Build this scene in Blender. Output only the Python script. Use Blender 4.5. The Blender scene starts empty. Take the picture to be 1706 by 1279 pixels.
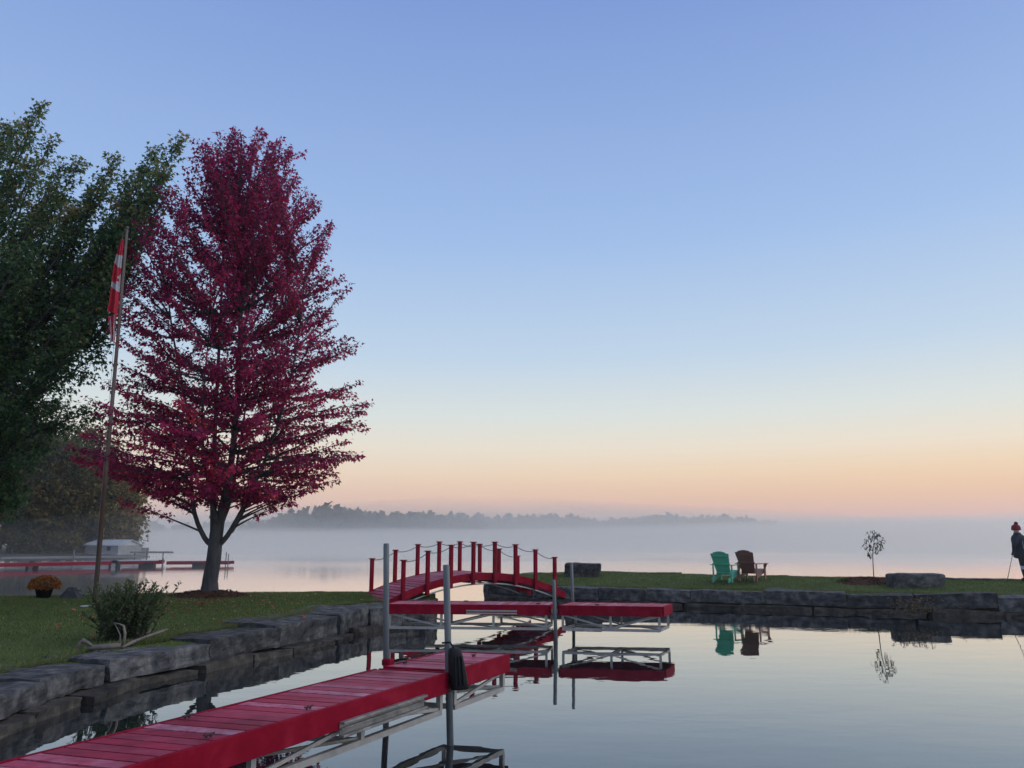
import bpy, bmesh, math, random
import numpy as np
from mathutils import Vector, Matrix, Euler, noise

sc = bpy.context.scene
R = math.radians
# ------------------------------------------------------------------ camera
F, HZ, CX, CY, CAMZ = 1281.0, 893.0, 853.0, 639.5, 2.1      # photograph's focal length and horizon (its own pixels), eye height above water
PITCH = math.atan((HZ - CY) / F)
cam = bpy.data.cameras.new('camera'); camo = bpy.data.objects.new('camera', cam)
sc.collection.objects.link(camo); sc.camera = camo
cam.sensor_fit = 'HORIZONTAL'; cam.sensor_width = 36.0; cam.lens = 36.0 * F / 1706.0
cam.clip_start = 0.05; cam.clip_end = 12000
camo.location = (0, 0, CAMZ); camo.rotation_euler = (R(90) + PITCH, 0, 0)

# ------------------------------------------------------------------ sky, sun, exposure
SUN_AZ, SUN_EL = 90.0, 45.0       # direction of the added fill lamp, shared by the sky texture: degrees right of the view direction (+Y), elevation
GLOW_AZ = 66.0
world = bpy.data.worlds.new('World'); sc.world = world; world.use_nodes = True
wn, wl = world.node_tree.nodes, world.node_tree.links
wn.clear()
def lin(r, g, b):
    f = lambda c: (c/255/12.92) if c/255 <= .04045 else ((c/255+.055)/1.055)**2.4
    return (f(r), f(g), f(b), 1)
wout = wn.new('ShaderNodeOutputWorld'); bg = wn.new('ShaderNodeBackground')
sky = wn.new('ShaderNodeTexSky'); sky.sky_type = 'NISHITA'; sky.sun_disc = False
sky.sun_elevation = R(SUN_EL); sky.sun_rotation = R(SUN_AZ); sky.altitude = 100; sky.dust_density = 1.5; sky.ozone_density = 2.5
sk = wn.new('ShaderNodeVectorMath'); sk.operation = 'SCALE'; sk.inputs['Scale'].default_value = 0.08
wl.new(sky.outputs['Color'], sk.inputs[0])
tc = wn.new('ShaderNodeTexCoord'); sx = wn.new('ShaderNodeSeparateXYZ'); wl.new(tc.outputs['Generated'], sx.inputs[0])
def ramp(nodes, stops, interp='LINEAR'):
    r = nodes.new('ShaderNodeValToRGB'); cr = r.color_ramp; cr.interpolation = interp
    while len(cr.elements) < len(stops): cr.elements.new(0.5)
    for e, (p, c) in zip(cr.elements, stops): e.position = p; e.color = c
    return r
WARM = [(0, lin(232,194,184)), (.03, lin(254,193,160)), (.052, lin(255,204,157)), (.078, lin(255,219,174)), (.11, lin(249,233,208)),
        (.15, lin(230,234,226)), (.225, lin(199,219,237)), (.37, lin(163,194,237)), (.61, lin(127,156,217)), (1, lin(96,124,190))]
COOL = [(0, lin(222,198,194)), (.03, lin(238,202,190)), (.052, lin(248,214,194)), (.078, lin(250,228,205)), (.11, lin(242,234,216)),
        (.15, lin(225,233,230)), (.225, lin(196,218,239)), (.37, lin(162,193,237)), (.61, lin(131,160,220)), (1, lin(96,124,190))]
rw, rc = ramp(wn, WARM), ramp(wn, COOL)
wl.new(sx.outputs['Z'], rw.inputs[0]); wl.new(sx.outputs['Z'], rc.inputs[0])
dp = wn.new('ShaderNodeVectorMath'); dp.operation = 'DOT_PRODUCT'; dp.inputs[1].default_value = (math.sin(R(GLOW_AZ)), math.cos(R(GLOW_AZ)), 0)
wl.new(tc.outputs['Generated'], dp.inputs[0])
mr = wn.new('ShaderNodeMapRange'); mr.inputs[1].default_value = -0.2; mr.inputs[2].default_value = 0.9; wl.new(dp.outputs['Value'], mr.inputs[0])
m1 = wn.new('ShaderNodeMix'); m1.data_type = 'RGBA'
wl.new(mr.outputs[0], m1.inputs[0]); wl.new(rc.outputs[0], m1.inputs[6]); wl.new(rw.outputs[0], m1.inputs[7])
m2 = wn.new('ShaderNodeMix'); m2.data_type = 'RGBA'; m2.inputs[0].default_value = 0.95
wl.new(sk.outputs[0], m2.inputs[6]); wl.new(m1.outputs[2], m2.inputs[7])
wl.new(m2.outputs[2], bg.inputs['Color']); bg.inputs['Strength'].default_value = 1.0
wl.new(bg.outputs[0], wout.inputs['Surface'])
filld = bpy.data.lights.new('dawn_fill', 'SUN'); filld.energy = 1.5; filld.angle = R(80); filld.color = (1, .95, .9)  # very soft fill added to brighten the foreground, standing in for dawn glow
fillo = bpy.data.objects.new('dawn_fill', filld); sc.collection.objects.link(fillo)
sdir = Vector((math.sin(R(SUN_AZ))*math.cos(R(SUN_EL)), math.cos(R(SUN_AZ))*math.cos(R(SUN_EL)), math.sin(R(SUN_EL))))
fillo.rotation_euler = sdir.to_track_quat('Z', 'Y').to_euler(); fillo.location = (30, 20, 20)
sc.view_settings.view_transform = 'Standard'; sc.view_settings.look = 'None'; sc.view_settings.gamma = 1; sc.view_settings.exposure = 0.0
sc.cycles.use_denoising = True
sc.cycles.max_bounces = 6; sc.cycles.volume_bounces = 3; sc.cycles.transparent_max_bounces = 8
sc.cycles.diffuse_bounces = 3; sc.cycles.glossy_bounces = 3

# ------------------------------------------------------------------ helpers
col = sc.collection
rng = np.random.default_rng(7); random.seed(7)
def ray(x, y):
    v = CY - y; cp, sp = math.cos(PITCH), math.sin(PITCH)
    return Vector((x-CX, F*cp - v*sp, F*sp + v*cp))
def onz(x, y, z=0.0):                       # world point at height z seen at photo pixel (x, y)
    a = ray(x, y); return Vector((0, 0, CAMZ)) + a * ((z-CAMZ)/a.z)
def aty(x, y, Y):                           # world point at depth Y
    a = ray(x, y); return Vector((0, 0, CAMZ)) + a * (Y/a.y)
def tag(o, label=None, cat=None, group=None, kind=None):
    if label: o['label'] = label
    if cat: o['category'] = cat
    if group: o['group'] = group
    if kind: o['kind'] = kind
    return o
def thing(name, label, cat, loc=(0,0,0), rz=0.0, group=None):
    o = bpy.data.objects.new(name, None); col.objects.link(o); o.location = loc; o.rotation_euler = (0, 0, rz); o.empty_display_size = .1
    return tag(o, label, cat, group)
def link(name, me, parent=None, loc=(0,0,0), rot=(0,0,0)):
    o = bpy.data.objects.new(name, me); col.objects.link(o); o.parent = parent; o.location = loc; o.rotation_euler = rot
    return o
def mesh(name, verts, faces, mat=None, smooth=False, mats=None, fmat=None):
    me = bpy.data.meshes.new(name); me.from_pydata([tuple(v) for v in verts], [], faces)
    for m in (mats or ([mat] if mat else [])): me.materials.append(m)
    if fmat is not None: me.polygons.foreach_set('material_index', fmat)
    if smooth: me.polygons.foreach_set('use_smooth', [True]*len(me.polygons))
    me.update(); return me
class MB:                                    # collects verts and faces for one mesh
    def __init__(s): s.v, s.f = [], []
    def add(s, v, f):
        n = len(s.v); s.v += [Vector(p) for p in v]; s.f += [tuple(i+n for i in q) for q in f]; return s
    def box(s, c, size, rot=None, bev=0.0):
        hx, hy, hz = size[0]/2, size[1]/2, size[2]/2
        if bev > 0:
            b = min(bev, hx*.9, hy*.9, hz*.9); vs = []; 
            bm = bmesh.new(); bmesh.ops.create_cube(bm, size=1.0)
            for v in bm.verts: v.co = Vector((v.co.x*size[0], v.co.y*size[1], v.co.z*size[2]))
            bmesh.ops.bevel(bm, geom=bm.edges[:], offset=b, segments=1, affect='EDGES')
            bm.verts.index_update(); V = [v.co.copy() for v in bm.verts]; Fc = [tuple(v.index for v in f.verts) for f in bm.faces]; bm.free()
        else:
            V = [Vector((x, y, z)) for z in (-hz, hz) for x, y in ((-hx,-hy),(hx,-hy),(hx,hy),(-hx,hy))]
            Fc = [(3,2,1,0),(4,5,6,7),(0,1,5,4),(1,2,6,5),(2,3,7,6),(3,0,4,7)]
        if rot is not None: V = [rot @ v for v in V]
        return s.add([v+Vector(c) for v in V], Fc)
    def beam(s, a, b, w, h, up=(0,0,1), bev=0.0):   # bar from a to b, w wide, h along up
        a, b = Vector(a), Vector(b); d = (b-a); L = d.length; d.normalize()
        u = Vector(up); u = u - d*u.dot(d)
        if u.length < 1e-4: u = Vector((0,1,0)) - d*d.y
        u.normalize(); sd = u.cross(d)
        rot = Matrix((d, sd, u)).transposed()
        return s.box((a+b)/2, (L, w, h), rot, bev)
    def tube(s, pts, rad, n=8, cap=True):
        pts = [Vector(p) for p in pts]; rad = rad if hasattr(rad, '__len__') else [rad]*len(pts)
        V, Fc = [], []; prev = None
        for i, p in enumerate(pts):
            t = (pts[min(i+1, len(pts)-1)] - pts[max(i-1, 0)]).normalized()
            if prev is None: prev = t.orthogonal().normalized()
            prev = (prev - t*prev.dot(t)).normalized(); w = t.cross(prev)
            V += [p + (prev*math.cos(2*math.pi*k/n) + w*math.sin(2*math.pi*k/n))*rad[i] for k in range(n)]
        for i in range(len(pts)-1):
            for k in range(n): Fc.append((i*n+k, i*n+(k+1)%n, (i+1)*n+(k+1)%n, (i+1)*n+k))
        if cap: Fc += [tuple(range(n-1, -1, -1)), tuple((len(pts)-1)*n+k for k in range(n))]
        return s.add(V, Fc)
    def lathe(s, prof, n=16, c=(0,0,0)):      # profile of (radius, z)
        return s.tube([Vector(c)+Vector((0,0,z)) for r, z in prof], [max(r, 1e-4) for r, z in prof], n)
    def build(s, name, mat, parent=None, smooth=False, loc=(0,0,0), rot=(0,0,0)):
        return link(name, mesh(name, s.v, s.f, mat, smooth), parent, loc, rot)

# ------------------------------------------------------------------ materials
MAT = {}
def mat(name, c1, c2=None, scale=4.0, rough=.6, bump=0.0, bscale=None, metal=0.0, spec=.5, rnd=0.0, coords='Object', detail=6, stretch=(1,1,1), c3=None):
    m = bpy.data.materials.new(name); m.use_nodes = True; N, L = m.node_tree.nodes, m.node_tree.links
    b = N['Principled BSDF']; b.inputs['Roughness'].default_value = rough; b.inputs['Metallic'].default_value = metal
    b.inputs['Specular IOR Level'].default_value = spec
    c2 = c2 or tuple(x*.7 for x in c1)
    tcn = N.new('ShaderNodeTexCoord'); mp = N.new('ShaderNodeMapping'); mp.inputs['Scale'].default_value = stretch
    if coords == 'World':
        g = N.new('ShaderNodeNewGeometry'); L.new(g.outputs['Position'], mp.inputs[0])
    else: L.new(tcn.outputs[coords], mp.inputs[0])
    oi = N.new('ShaderNodeObjectInfo')
    ad = N.new('ShaderNodeVectorMath'); ad.operation = 'ADD'; sc_ = N.new('ShaderNodeVectorMath'); sc_.operation = 'SCALE'; sc_.inputs['Scale'].default_value = 37.0
    cb = N.new('ShaderNodeCombineXYZ'); L.new(oi.outputs['Random'], cb.inputs[0]); L.new(oi.outputs['Random'], cb.inputs[1]); L.new(cb.outputs[0], sc_.inputs[0])
    L.new(mp.outputs[0], ad.inputs[0]); L.new(sc_.outputs[0], ad.inputs[1])
    no = N.new('ShaderNodeTexNoise'); no.inputs['Scale'].default_value = scale; no.inputs['Detail'].default_value = detail; no.inputs['Roughness'].default_value = .6
    L.new(ad.outputs[0], no.inputs['Vector'])
    st = [(.32, (*c1, 1)), (.68, (*c2, 1))]
    if c3: st = [(.28, (*c1, 1)), (.5, (*c2, 1)), (.72, (*c3, 1))]
    rp = ramp(N, st); L.new(no.outputs['Fac'], rp.inputs[0]); outc = rp.outputs[0]
    if rnd:
        hs = N.new('ShaderNodeHueSaturation'); mrn = N.new('ShaderNodeMapRange'); mrn.inputs[3].default_value = 1-rnd; mrn.inputs[4].default_value = 1+rnd
        L.new(oi.outputs['Random'], mrn.inputs[0]); L.new(mrn.outputs[0], hs.inputs['Value']); L.new(outc, hs.inputs['Color']); outc = hs.outputs[0]
    L.new(outc, b.inputs['Base Color'])
    if bump:
        bn = N.new('ShaderNodeTexNoise'); bn.inputs['Scale'].default_value = bscale or scale*4; bn.inputs['Detail'].default_value = 8; bn.inputs['Roughness'].default_value = .65
        L.new(ad.outputs[0], bn.inputs['Vector'])
        bu = N.new('ShaderNodeBump'); bu.inputs['Strength'].default_value = min(1, bump*20); bu.inputs['Distance'].default_value = bump; L.new(bn.outputs['Fac'], bu.inputs['Height'])
        L.new(bu.outputs[0], b.inputs['Normal'])
    MAT[name] = m; return m
def leafmat(name, cols, trans=.4):           # colour from a per-leaf attribute
    m = bpy.data.materials.new(name); m.use_nodes = True; N, L = m.node_tree.nodes, m.node_tree.links
    b = N['Principled BSDF']; b.inputs['Roughness'].default_value = .55; b.inputs['Specular IOR Level'].default_value = .3
    at = N.new('ShaderNodeAttribute'); at.attribute_name = 'rnd'
    rp = ramp(N, [(p, (*c, 1)) for p, c in cols]); L.new(at.outputs['Fac'], rp.inputs[0]); L.new(rp.outputs[0], b.inputs['Base Color'])
    tr = N.new('ShaderNodeBsdfTranslucent'); L.new(rp.outputs[0], tr.inputs['Color'])
    mx = N.new('ShaderNodeMixShader'); mx.inputs[0].default_value = trans
    L.new(b.outputs[0], mx.inputs[1]); L.new(tr.outputs[0], mx.inputs[2]); L.new(mx.outputs[0], N['Material Output'].inputs['Surface'])
    MAT[name] = m; return m
STONE = mat('stone', (.018,.020,.023), (.062,.063,.063), 4.5, .92, .03, 22, rnd=.35, spec=.2, c3=(.155,.15,.14))
STONE_WET = mat('stone_low', (.013,.013,.012), (.042,.037,.03), 3.4, .8, .028, 16, rnd=.32, spec=.3, c3=(.10,.088,.068))
GROUND = mat('turf', (.05,.066,.02), (.085,.11,.034), 1.3, .95, .02, 40, spec=.1, coords='World')
MULCH = mat('mulch', (.035,.018,.012), (.09,.045,.03), 14, .95, .04, 30, spec=.1)
RED = mat('red_paint', (.155,.0025,.013), (.20,.0035,.017), 5, .65, .003, 40, rnd=.1, spec=.06, c3=(.25,.012,.03), stretch=(1,1,1))
METAL = mat('aluminium', (.36,.35,.32), (.24,.24,.225), 6, .5, .001, 30, metal=.35)
PIPE = mat('galvanised_pipe', (.135,.155,.16), (.085,.10,.105), 5, .5, .001, 30, metal=.3, stretch=(1,1,.3))
BLACK = mat('black_rubber', (.005,.006,.008), (.009,.010,.012), 5, .55, .001, 40, spec=.2)
BARK = mat('maple_bark', (.035,.035,.038), (.08,.08,.08), 9, .9, .015, 22, spec=.2, stretch=(1,1,.25))
GBARK = mat('dark_bark', (.03,.028,.026), (.07,.065,.06), 9, .9, .015, 22, spec=.2, stretch=(1,1,.25))
DRIFT = mat('driftwood', (.20,.18,.15), (.085,.07,.055), 6, .85, .006, 30, stretch=(1,1,1))
# planks: painted boards, each weathered differently
def plankmat():
    m = mat('red_deck_board', (.42,.022,.06), (.30,.012,.042), 5, .55, .002, 30, rnd=.15, spec=.3, stretch=(1,1,1))
    N, L = m.node_tree.nodes, m.node_tree.links; b = N['Principled BSDF']
    src = b.inputs['Base Color'].links[0].from_socket
    oi = N.new('ShaderNodeObjectInfo'); r = ramp(N, [(.0,(0,0,0,1)),(.45,(.12,.12,.12,1)),(.8,(.5,.5,.5,1)),(1,(.9,.9,.9,1))]); 
    ml = N.new('ShaderNodeMath'); ml.operation = 'MULTIPLY'; ml.inputs[1].default_value = 7.31; fr = N.new('ShaderNodeMath'); fr.operation = 'FRACT'
    L.new(oi.outputs['Random'], ml.inputs[0]); L.new(ml.outputs[0], fr.inputs[0]); L.new(fr.outputs[0], r.inputs[0])
    no = N.new('ShaderNodeTexNoise'); no.inputs['Scale'].default_value = 9; no.inputs['Detail'].default_value = 8; no.inputs['Roughness'].default_value = .7
    g = N.new('ShaderNodeNewGeometry'); L.new(g.outputs['Position'], no.inputs['Vector'])
    rr = ramp(N, [(.38,(0.25,0.25,0.25,1)),(.62,(1,1,1,1))]); L.new(no.outputs['Fac'], rr.inputs[0])
    mu = N.new('ShaderNodeMath'); mu.operation = 'MULTIPLY'; L.new(r.outputs[0], mu.inputs[0]); L.new(rr.outputs[0], mu.inputs[1])
    mx = N.new('ShaderNodeMix'); mx.data_type = 'RGBA'; L.new(mu.outputs[0], mx.inputs[0]); L.new(src, mx.inputs[6]); mx.inputs[7].default_value = (.62,.33,.42,1)
    mpg = N.new('ShaderNodeMapping'); mpg.inputs['Rotation'].default_value = (0,0,R(16.5)); mpg.inputs['Scale'].default_value = (3,70,3); L.new(g.outputs['Position'], mpg.inputs[0])
    ng = N.new('ShaderNodeTexNoise'); ng.inputs['Scale'].default_value = 1; ng.inputs['Detail'].default_value = 5; L.new(mpg.outputs[0], ng.inputs['Vector'])
    rg = ramp(N, [(.35,(.62,.62,.62,1)),(.6,(1,1,1,1))]); L.new(ng.outputs['Fac'], rg.inputs[0])
    nb = N.new('ShaderNodeTexNoise'); nb.inputs['Scale'].default_value = 2.2; nb.inputs['Detail'].default_value = 6; L.new(g.outputs['Position'], nb.inputs['Vector'])
    rb = ramp(N, [(.36,(.7,.66,.66,1)),(.55,(1,1,1,1))]); L.new(nb.outputs['Fac'], rb.inputs[0])
    m3 = N.new('ShaderNodeMix'); m3.data_type = 'RGBA'; m3.blend_type = 'MULTIPLY'; m3.inputs[0].default_value = 1; L.new(mx.outputs[2], m3.inputs[6]); L.new(rg.outputs[0], m3.inputs[7])
    m4 = N.new('ShaderNodeMix'); m4.data_type = 'RGBA'; m4.blend_type = 'MULTIPLY'; m4.inputs[0].default_value = 1; L.new(m3.outputs[2], m4.inputs[6]); L.new(rb.outputs[0], m4.inputs[7])
    L.new(m4.outputs[2], b.inputs['Base Color']); return m
PLANK = plankmat()

# ------------------------------------------------------------------ water
def water_material():
    m = bpy.data.materials.new('lake_water'); m.use_nodes = True; N, L = m.node_tree.nodes, m.node_tree.links
    N.remove(N['Principled BSDF'])
    deep = N.new('ShaderNodeBsdfDiffuse'); deep.inputs['Color'].default_value = (.010,.014,.015,1)
    gl = N.new('ShaderNodeBsdfGlossy'); gl.inputs['Roughness'].default_value = .012; gl.inputs['Color'].default_value = (1,1,1,1)
    fr = N.new('ShaderNodeFresnel'); fr.inputs['IOR'].default_value = 1.42
    fm = N.new('ShaderNodeMath'); fm.operation = 'MULTIPLY'; fm.inputs[1].default_value = 1.45; fm.use_clamp = True; L.new(fr.outputs[0], fm.inputs[0])
    mxs = N.new('ShaderNodeMixShader'); L.new(fm.outputs[0], mxs.inputs[0]); L.new(deep.outputs[0], mxs.inputs[1]); L.new(gl.outputs[0], mxs.inputs[2]); L.new(mxs.outputs[0], N['Material Output'].inputs['Surface'])
    g = N.new('ShaderNodeNewGeometry'); sp = N.new('ShaderNodeSeparateXYZ'); L.new(g.outputs['Position'], sp.inputs[0])
    def bump_layer(scale, stretch, dist_socket, prev=None, detail=3):
        mp = N.new('ShaderNodeMapping'); mp.inputs['Scale'].default_value = stretch; L.new(g.outputs['Position'], mp.inputs[0])
        no = N.new('ShaderNodeTexNoise'); no.inputs['Scale'].default_value = scale; no.inputs['Detail'].default_value = detail; L.new(mp.outputs[0], no.inputs['Vector'])
        bu = N.new('ShaderNodeBump'); bu.inputs['Strength'].default_value = 1.0; L.new(no.outputs['Fac'], bu.inputs['Height'])
        if isinstance(dist_socket, float): bu.inputs['Distance'].default_value = dist_socket
        else: L.new(dist_socket, bu.inputs['Distance'])
        if prev: L.new(prev, bu.inputs['Normal'])
        return bu.outputs[0]
    # the pond is still, the open lake beyond the banks is faintly ruffled in drifting patches
    lake = N.new('ShaderNodeMapRange'); lake.inputs[1].default_value = 24; lake.inputs[2].default_value = 60; lake.inputs[3].default_value = .0; lake.inputs[4].default_value = .012
    L.new(sp.outputs['Y'], lake.inputs[0])
    mp = N.new('ShaderNodeMapping'); mp.inputs['Scale'].default_value = (.012,.03,1); L.new(g.outputs['Position'], mp.inputs[0])
    pn = N.new('ShaderNodeTexNoise'); pn.inputs['Scale'].default_value = 1; pn.inputs['Detail'].default_value = 3; L.new(mp.outputs[0], pn.inputs['Vector'])
    pr = N.new('ShaderNodeMapRange'); pr.inputs[1].default_value = .42; pr.inputs[2].default_value = .62; L.new(pn.outputs['Fac'], pr.inputs[0])
    mu = N.new('ShaderNodeMath'); mu.operation = 'MULTIPLY'; L.new(lake.outputs[0], mu.inputs[0]); L.new(pr.outputs[0], mu.inputs[1])
    n1 = bump_layer(.7, (1,1.9,1), .0036)
    mp2 = N.new('ShaderNodeMapping'); mp2.inputs['Scale'].default_value = (.12,.3,1); L.new(g.outputs['Position'], mp2.inputs[0])
    pn2 = N.new('ShaderNodeTexNoise'); pn2.inputs['Scale'].default_value = 1; pn2.inputs['Detail'].default_value = 4; L.new(mp2.outputs[0], pn2.inputs['Vector'])
    pr2 = N.new('ShaderNodeMapRange'); pr2.inputs[1].default_value = .50; pr2.inputs[2].default_value = .66; pr2.inputs[4].default_value = .0011; L.new(pn2.outputs['Fac'], pr2.inputs[0])
    n1 = bump_layer(5.0, (.7,1.8,1), pr2.outputs[0], n1)
    n2 = bump_layer(2.2, (.8,2.2,1), mu.outputs[0], n1)
    for nd_ in (deep, gl, fr): L.new(n2, nd_.inputs['Normal'])
    return m
WATER = water_material()
S = 2500
tag(link('lake_water', mesh('lake_water', [(-S,-S,0),(S,-S,0),(S,S,0),(-S,S,0)], [(0,1,2,3)], WATER)), kind='structure')

# ------------------------------------------------------------------ land: ruled strips between the wall path and the far edge
def resample(path, n):
    P = [Vector((*p, 0)) if len(p) == 2 else Vector(p) for p in path]; d = [0]
    for a, b in zip(P, P[1:]): d.append(d[-1]+(b-a).length)
    out = []; j = 0
    for i in range(n):
        t = d[-1]*i/(n-1)
        while j < len(P)-2 and d[j+1] < t: j += 1
        out.append(P[j].lerp(P[j+1], (t-d[j])/max(1e-6, d[j+1]-d[j])))
    return out
def land(name, inner, outer, zi, zo, mat_, n=120, k=24, rel=.025, drop=True):
    A, B = resample(inner, n), resample(outer, n); V, Fc = [], []
    for i in range(n):
        for j in range(k+1):
            t = j/k; p = A[i].lerp(B[i], t); s = min(1, t*1.6); s = s*s*(3-2*s)
            z0_ = zi(A[i].y) if callable(zi) else zi; z = z0_ + (zo-z0_)*s + rel*noise.noise(Vector((p.x*.5, p.y*.5, 3)))*(1 if 0 < j < k else .3)
            V.append((p.x, p.y, z))
    for i in range(n-1):
        for j in range(k): Fc.append((i*(k+1)+j, i*(k+1)+j+1, (i+1)*(k+1)+j+1, (i+1)*(k+1)+j))
    m0 = len(V); rim = [i*(k+1) for i in range(n)] + [(n-1)*(k+1)+j for j in range(1, k+1)] + [i*(k+1)+k for i in range(n-2, -1, -1)] + list(range(k-1, 0, -1))
    for q in rim: V.append((V[q][0], V[q][1], -.6))
    for a in range(len(rim)):
        b = (a+1) % len(rim); Fc.append((rim[a], rim[b], m0+b, m0+a))
    me = mesh(name, V, Fc, mat_, True)
    o = tag(link(name, me), kind='structure'); return o, (A, B)
LW = [(-5.3,3.2), (-5.5,6.4), (-5.62,8.9), (-5.62,10.6), (-5.45,11.95), (-4.95,12.9), (-4.5,14.3), (-3.85,15.4), (-3.45,17.8), (-2.95,18.6), (-1.95,19.5)]   # left wall, top front edge
def zwall(y): return float(np.interp(y, [8,10.6,12,14.4,17.8,19], [.35,.37,.41,.45,.50,.53]))
LO = [(-60,-4), (-60,10), (-40,17.5), (-20,18.8), (-12.8,19.9), (-9,21.0), (-6.5,21.5), (-3.7,21.3), (-2.0,20.8)]
def offset(path, d):
    out = []
    for i, p in enumerate(path):
        a = Vector(path[max(i-1, 0)]); b = Vector(path[min(i+1, len(path)-1)]); t = (b-a).normalized(); out.append((p[0]-t.y*d, p[1]+t.x*d))
    return out
LI = offset(LW, .28)
left_land, LAB = land('left_lawn', LI, LO, lambda y: zwall(y)-.035, .61, GROUND)
RW = [(-.85,27.2), (1.3,25.4), (2.5,24.8), (5.0,24.0), (9.3,22.5), (11.4,21.7), (13.6,21.1), (18,19.9), (26,18.3)]
RO = [(-.4,28.6), (1.5,30.6), (3.9,31.6), (6.1,29.9), (9.0,28.0), (12.3,27.4), (14.4,25.9), (18,25.4), (28,23.5)]
RI = offset(RW, .3)
right_land, RAB = land('point_lawn', RI, RO, .47, .70, GROUND)
from mathutils.bvhtree import BVHTree
def bvh(o): 
    me = o.data; return BVHTree.FromPolygons([v.co for v in me.vertices], [tuple(p.vertices) for p in me.polygons])
BL, BR = bvh(left_land), bvh(right_land)
def ground(x, y, t): 
    h = t.ray_cast(Vector((x, y, 5)), Vector((0, 0, -1))); return h[0].z if h[0] else 0.0
def onland(x, y, t, z=.5):
    for _ in range(6): p = onz(x, y, z); z = ground(p.x, p.y, t) or z
    return p

# grass blades
def grass(name, AB, tree, N, label, hmin, hmax, wt, matn):
    A, B = AB; n = len(A); r = rng
    u = r.random(N*3)*(n-1); i = np.minimum(u.astype(int), n-2); f = (u-i)[:, None]; t = (r.random(N*3)**wt)[:, None]
    Aa = np.array([tuple(p) for p in A]); Ba = np.array([tuple(p) for p in B])
    P = (Aa[i]*(1-f)+Aa[i+1]*f)*(1-t) + (Ba[i]*(1-f)+Ba[i+1]*f)*t
    ok = (np.abs(P[:,0]) < P[:,1]*.69+.6) & (P[:,1] > 4); P = P[ok][:N]; M = len(P)
    zs = np.array([ground(x, y, tree) for x, y in P[:, :2]]); P[:, 2] = zs
    h = r.uniform(hmin, hmax, M); w = r.uniform(.004, .009, M)*1.5; az = r.uniform(0, 6.283, M)
    sx_ = np.stack([np.cos(az), np.sin(az), 0*az], 1)*w[:, None]
    lean = np.stack([r.normal(0,.5,M), r.normal(0,.5,M), np.ones(M)], 1)*h[:, None]
    V = np.empty((M, 3, 3)); V[:,0] = P-sx_-[0,0,.01]; V[:,1] = P+sx_-[0,0,.01]; V[:,2] = P+lean
    me = tris(name, V.reshape(-1,3), np.arange(M*3).reshape(-1,3)); rd = r.random(M)*.6 + .4*np.array([noise.noise(Vector((x*.7, y*.7, 9)))*.5+.5 for x, y in P[:, :2]])
    at = me.attributes.new('rnd', 'FLOAT', 'POINT'); at.data.foreach_set('value', np.repeat(rd, 3).astype('f4'))
    me.materials.append(matn); return tag(link(name, me), label, 'grass', kind='stuff')
def tris(name, V, T):
    me = bpy.data.meshes.new(name); me.vertices.add(len(V)); me.vertices.foreach_set('co', np.asarray(V, 'f4').ravel())
    T = np.asarray(T, 'i4'); k = T.shape[1]; me.loops.add(T.size); me.loops.foreach_set('vertex_index', T.ravel())
    me.polygons.add(len(T)); me.polygons.foreach_set('loop_start', np.arange(0, T.size, k, dtype='i4')); me.polygons.foreach_set('loop_total', np.full(len(T), k, 'i4'))
    me.update(calc_edges=True); return me
GRASSM = leafmat('grass_blade', [(0,(.06,.092,.022)),(.5,(.105,.15,.038)),(.85,(.17,.20,.065)),(1,(.30,.26,.13))], .3)
grass('grass', LAB, BL, 130000, 'short dark green turf covering the left lawn', .015, .05, .8, GRASSM)
grass('grass', RAB, BR, 60000, 'short turf covering the grassy point across the pond', .02, .06, 1.0, GRASSM)

def fringe(name, path, off, tree, N, label, zf):
    P = np.array([tuple(p) for p in resample(path, 500)]); i = rng.integers(0, 499, N); f = rng.random((N,1)); p = P[i]*(1-f)+P[i+1]*f
    d = P[np.minimum(i+1,499)]-P[i]; d /= np.linalg.norm(d, axis=1)[:,None]+1e-9; n = np.stack([-d[:,1], d[:,0], 0*d[:,0]], 1)
    clump = np.array([noise.noise(Vector((x*1.3, y*1.3, 5))) for x, y in p[:, :2]]); o = off+np.abs(rng.normal(0,.16,N))+clump*.22
    p = p+n*o[:,None]; ok = (np.abs(p[:,0]) < p[:,1]*.69+.6) & (p[:,1] > 4); p = p[ok]; n = n[ok]; M = len(p)
    p[:,2] = [max(ground(x, y, tree), zf(y)-.03) for x, y in p[:, :2]]
    h = rng.uniform(.03,.11,M); w = rng.uniform(.004,.008,M); az = rng.uniform(0,6.283,M); sd = np.stack([np.cos(az), np.sin(az), 0*az], 1)*w[:,None]
    ln_ = (np.stack([rng.normal(0,.5,M), rng.normal(0,.5,M), np.ones(M)], 1)-n*.5)*h[:,None]
    V = np.empty((M,3,3)); V[:,0] = p-sd; V[:,1] = p+sd; V[:,2] = p+ln_
    me = tris(name, V.reshape(-1,3), np.arange(M*3).reshape(-1,3)); at = me.attributes.new('rnd', 'FLOAT', 'POINT'); at.data.foreach_set('value', np.repeat(rng.uniform(.45,1,M), 3).astype('f4'))
    me.materials.append(GRASSM); return tag(link(name, me), label, 'grass', kind='stuff')
fringe('grass', LW, .85, BL, 26000, 'ragged pale grass edge above the left wall', zwall)
fringe('grass', RW, .75, BR, 16000, 'ragged pale grass edge above the wall of the point', lambda y: .52)
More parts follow.
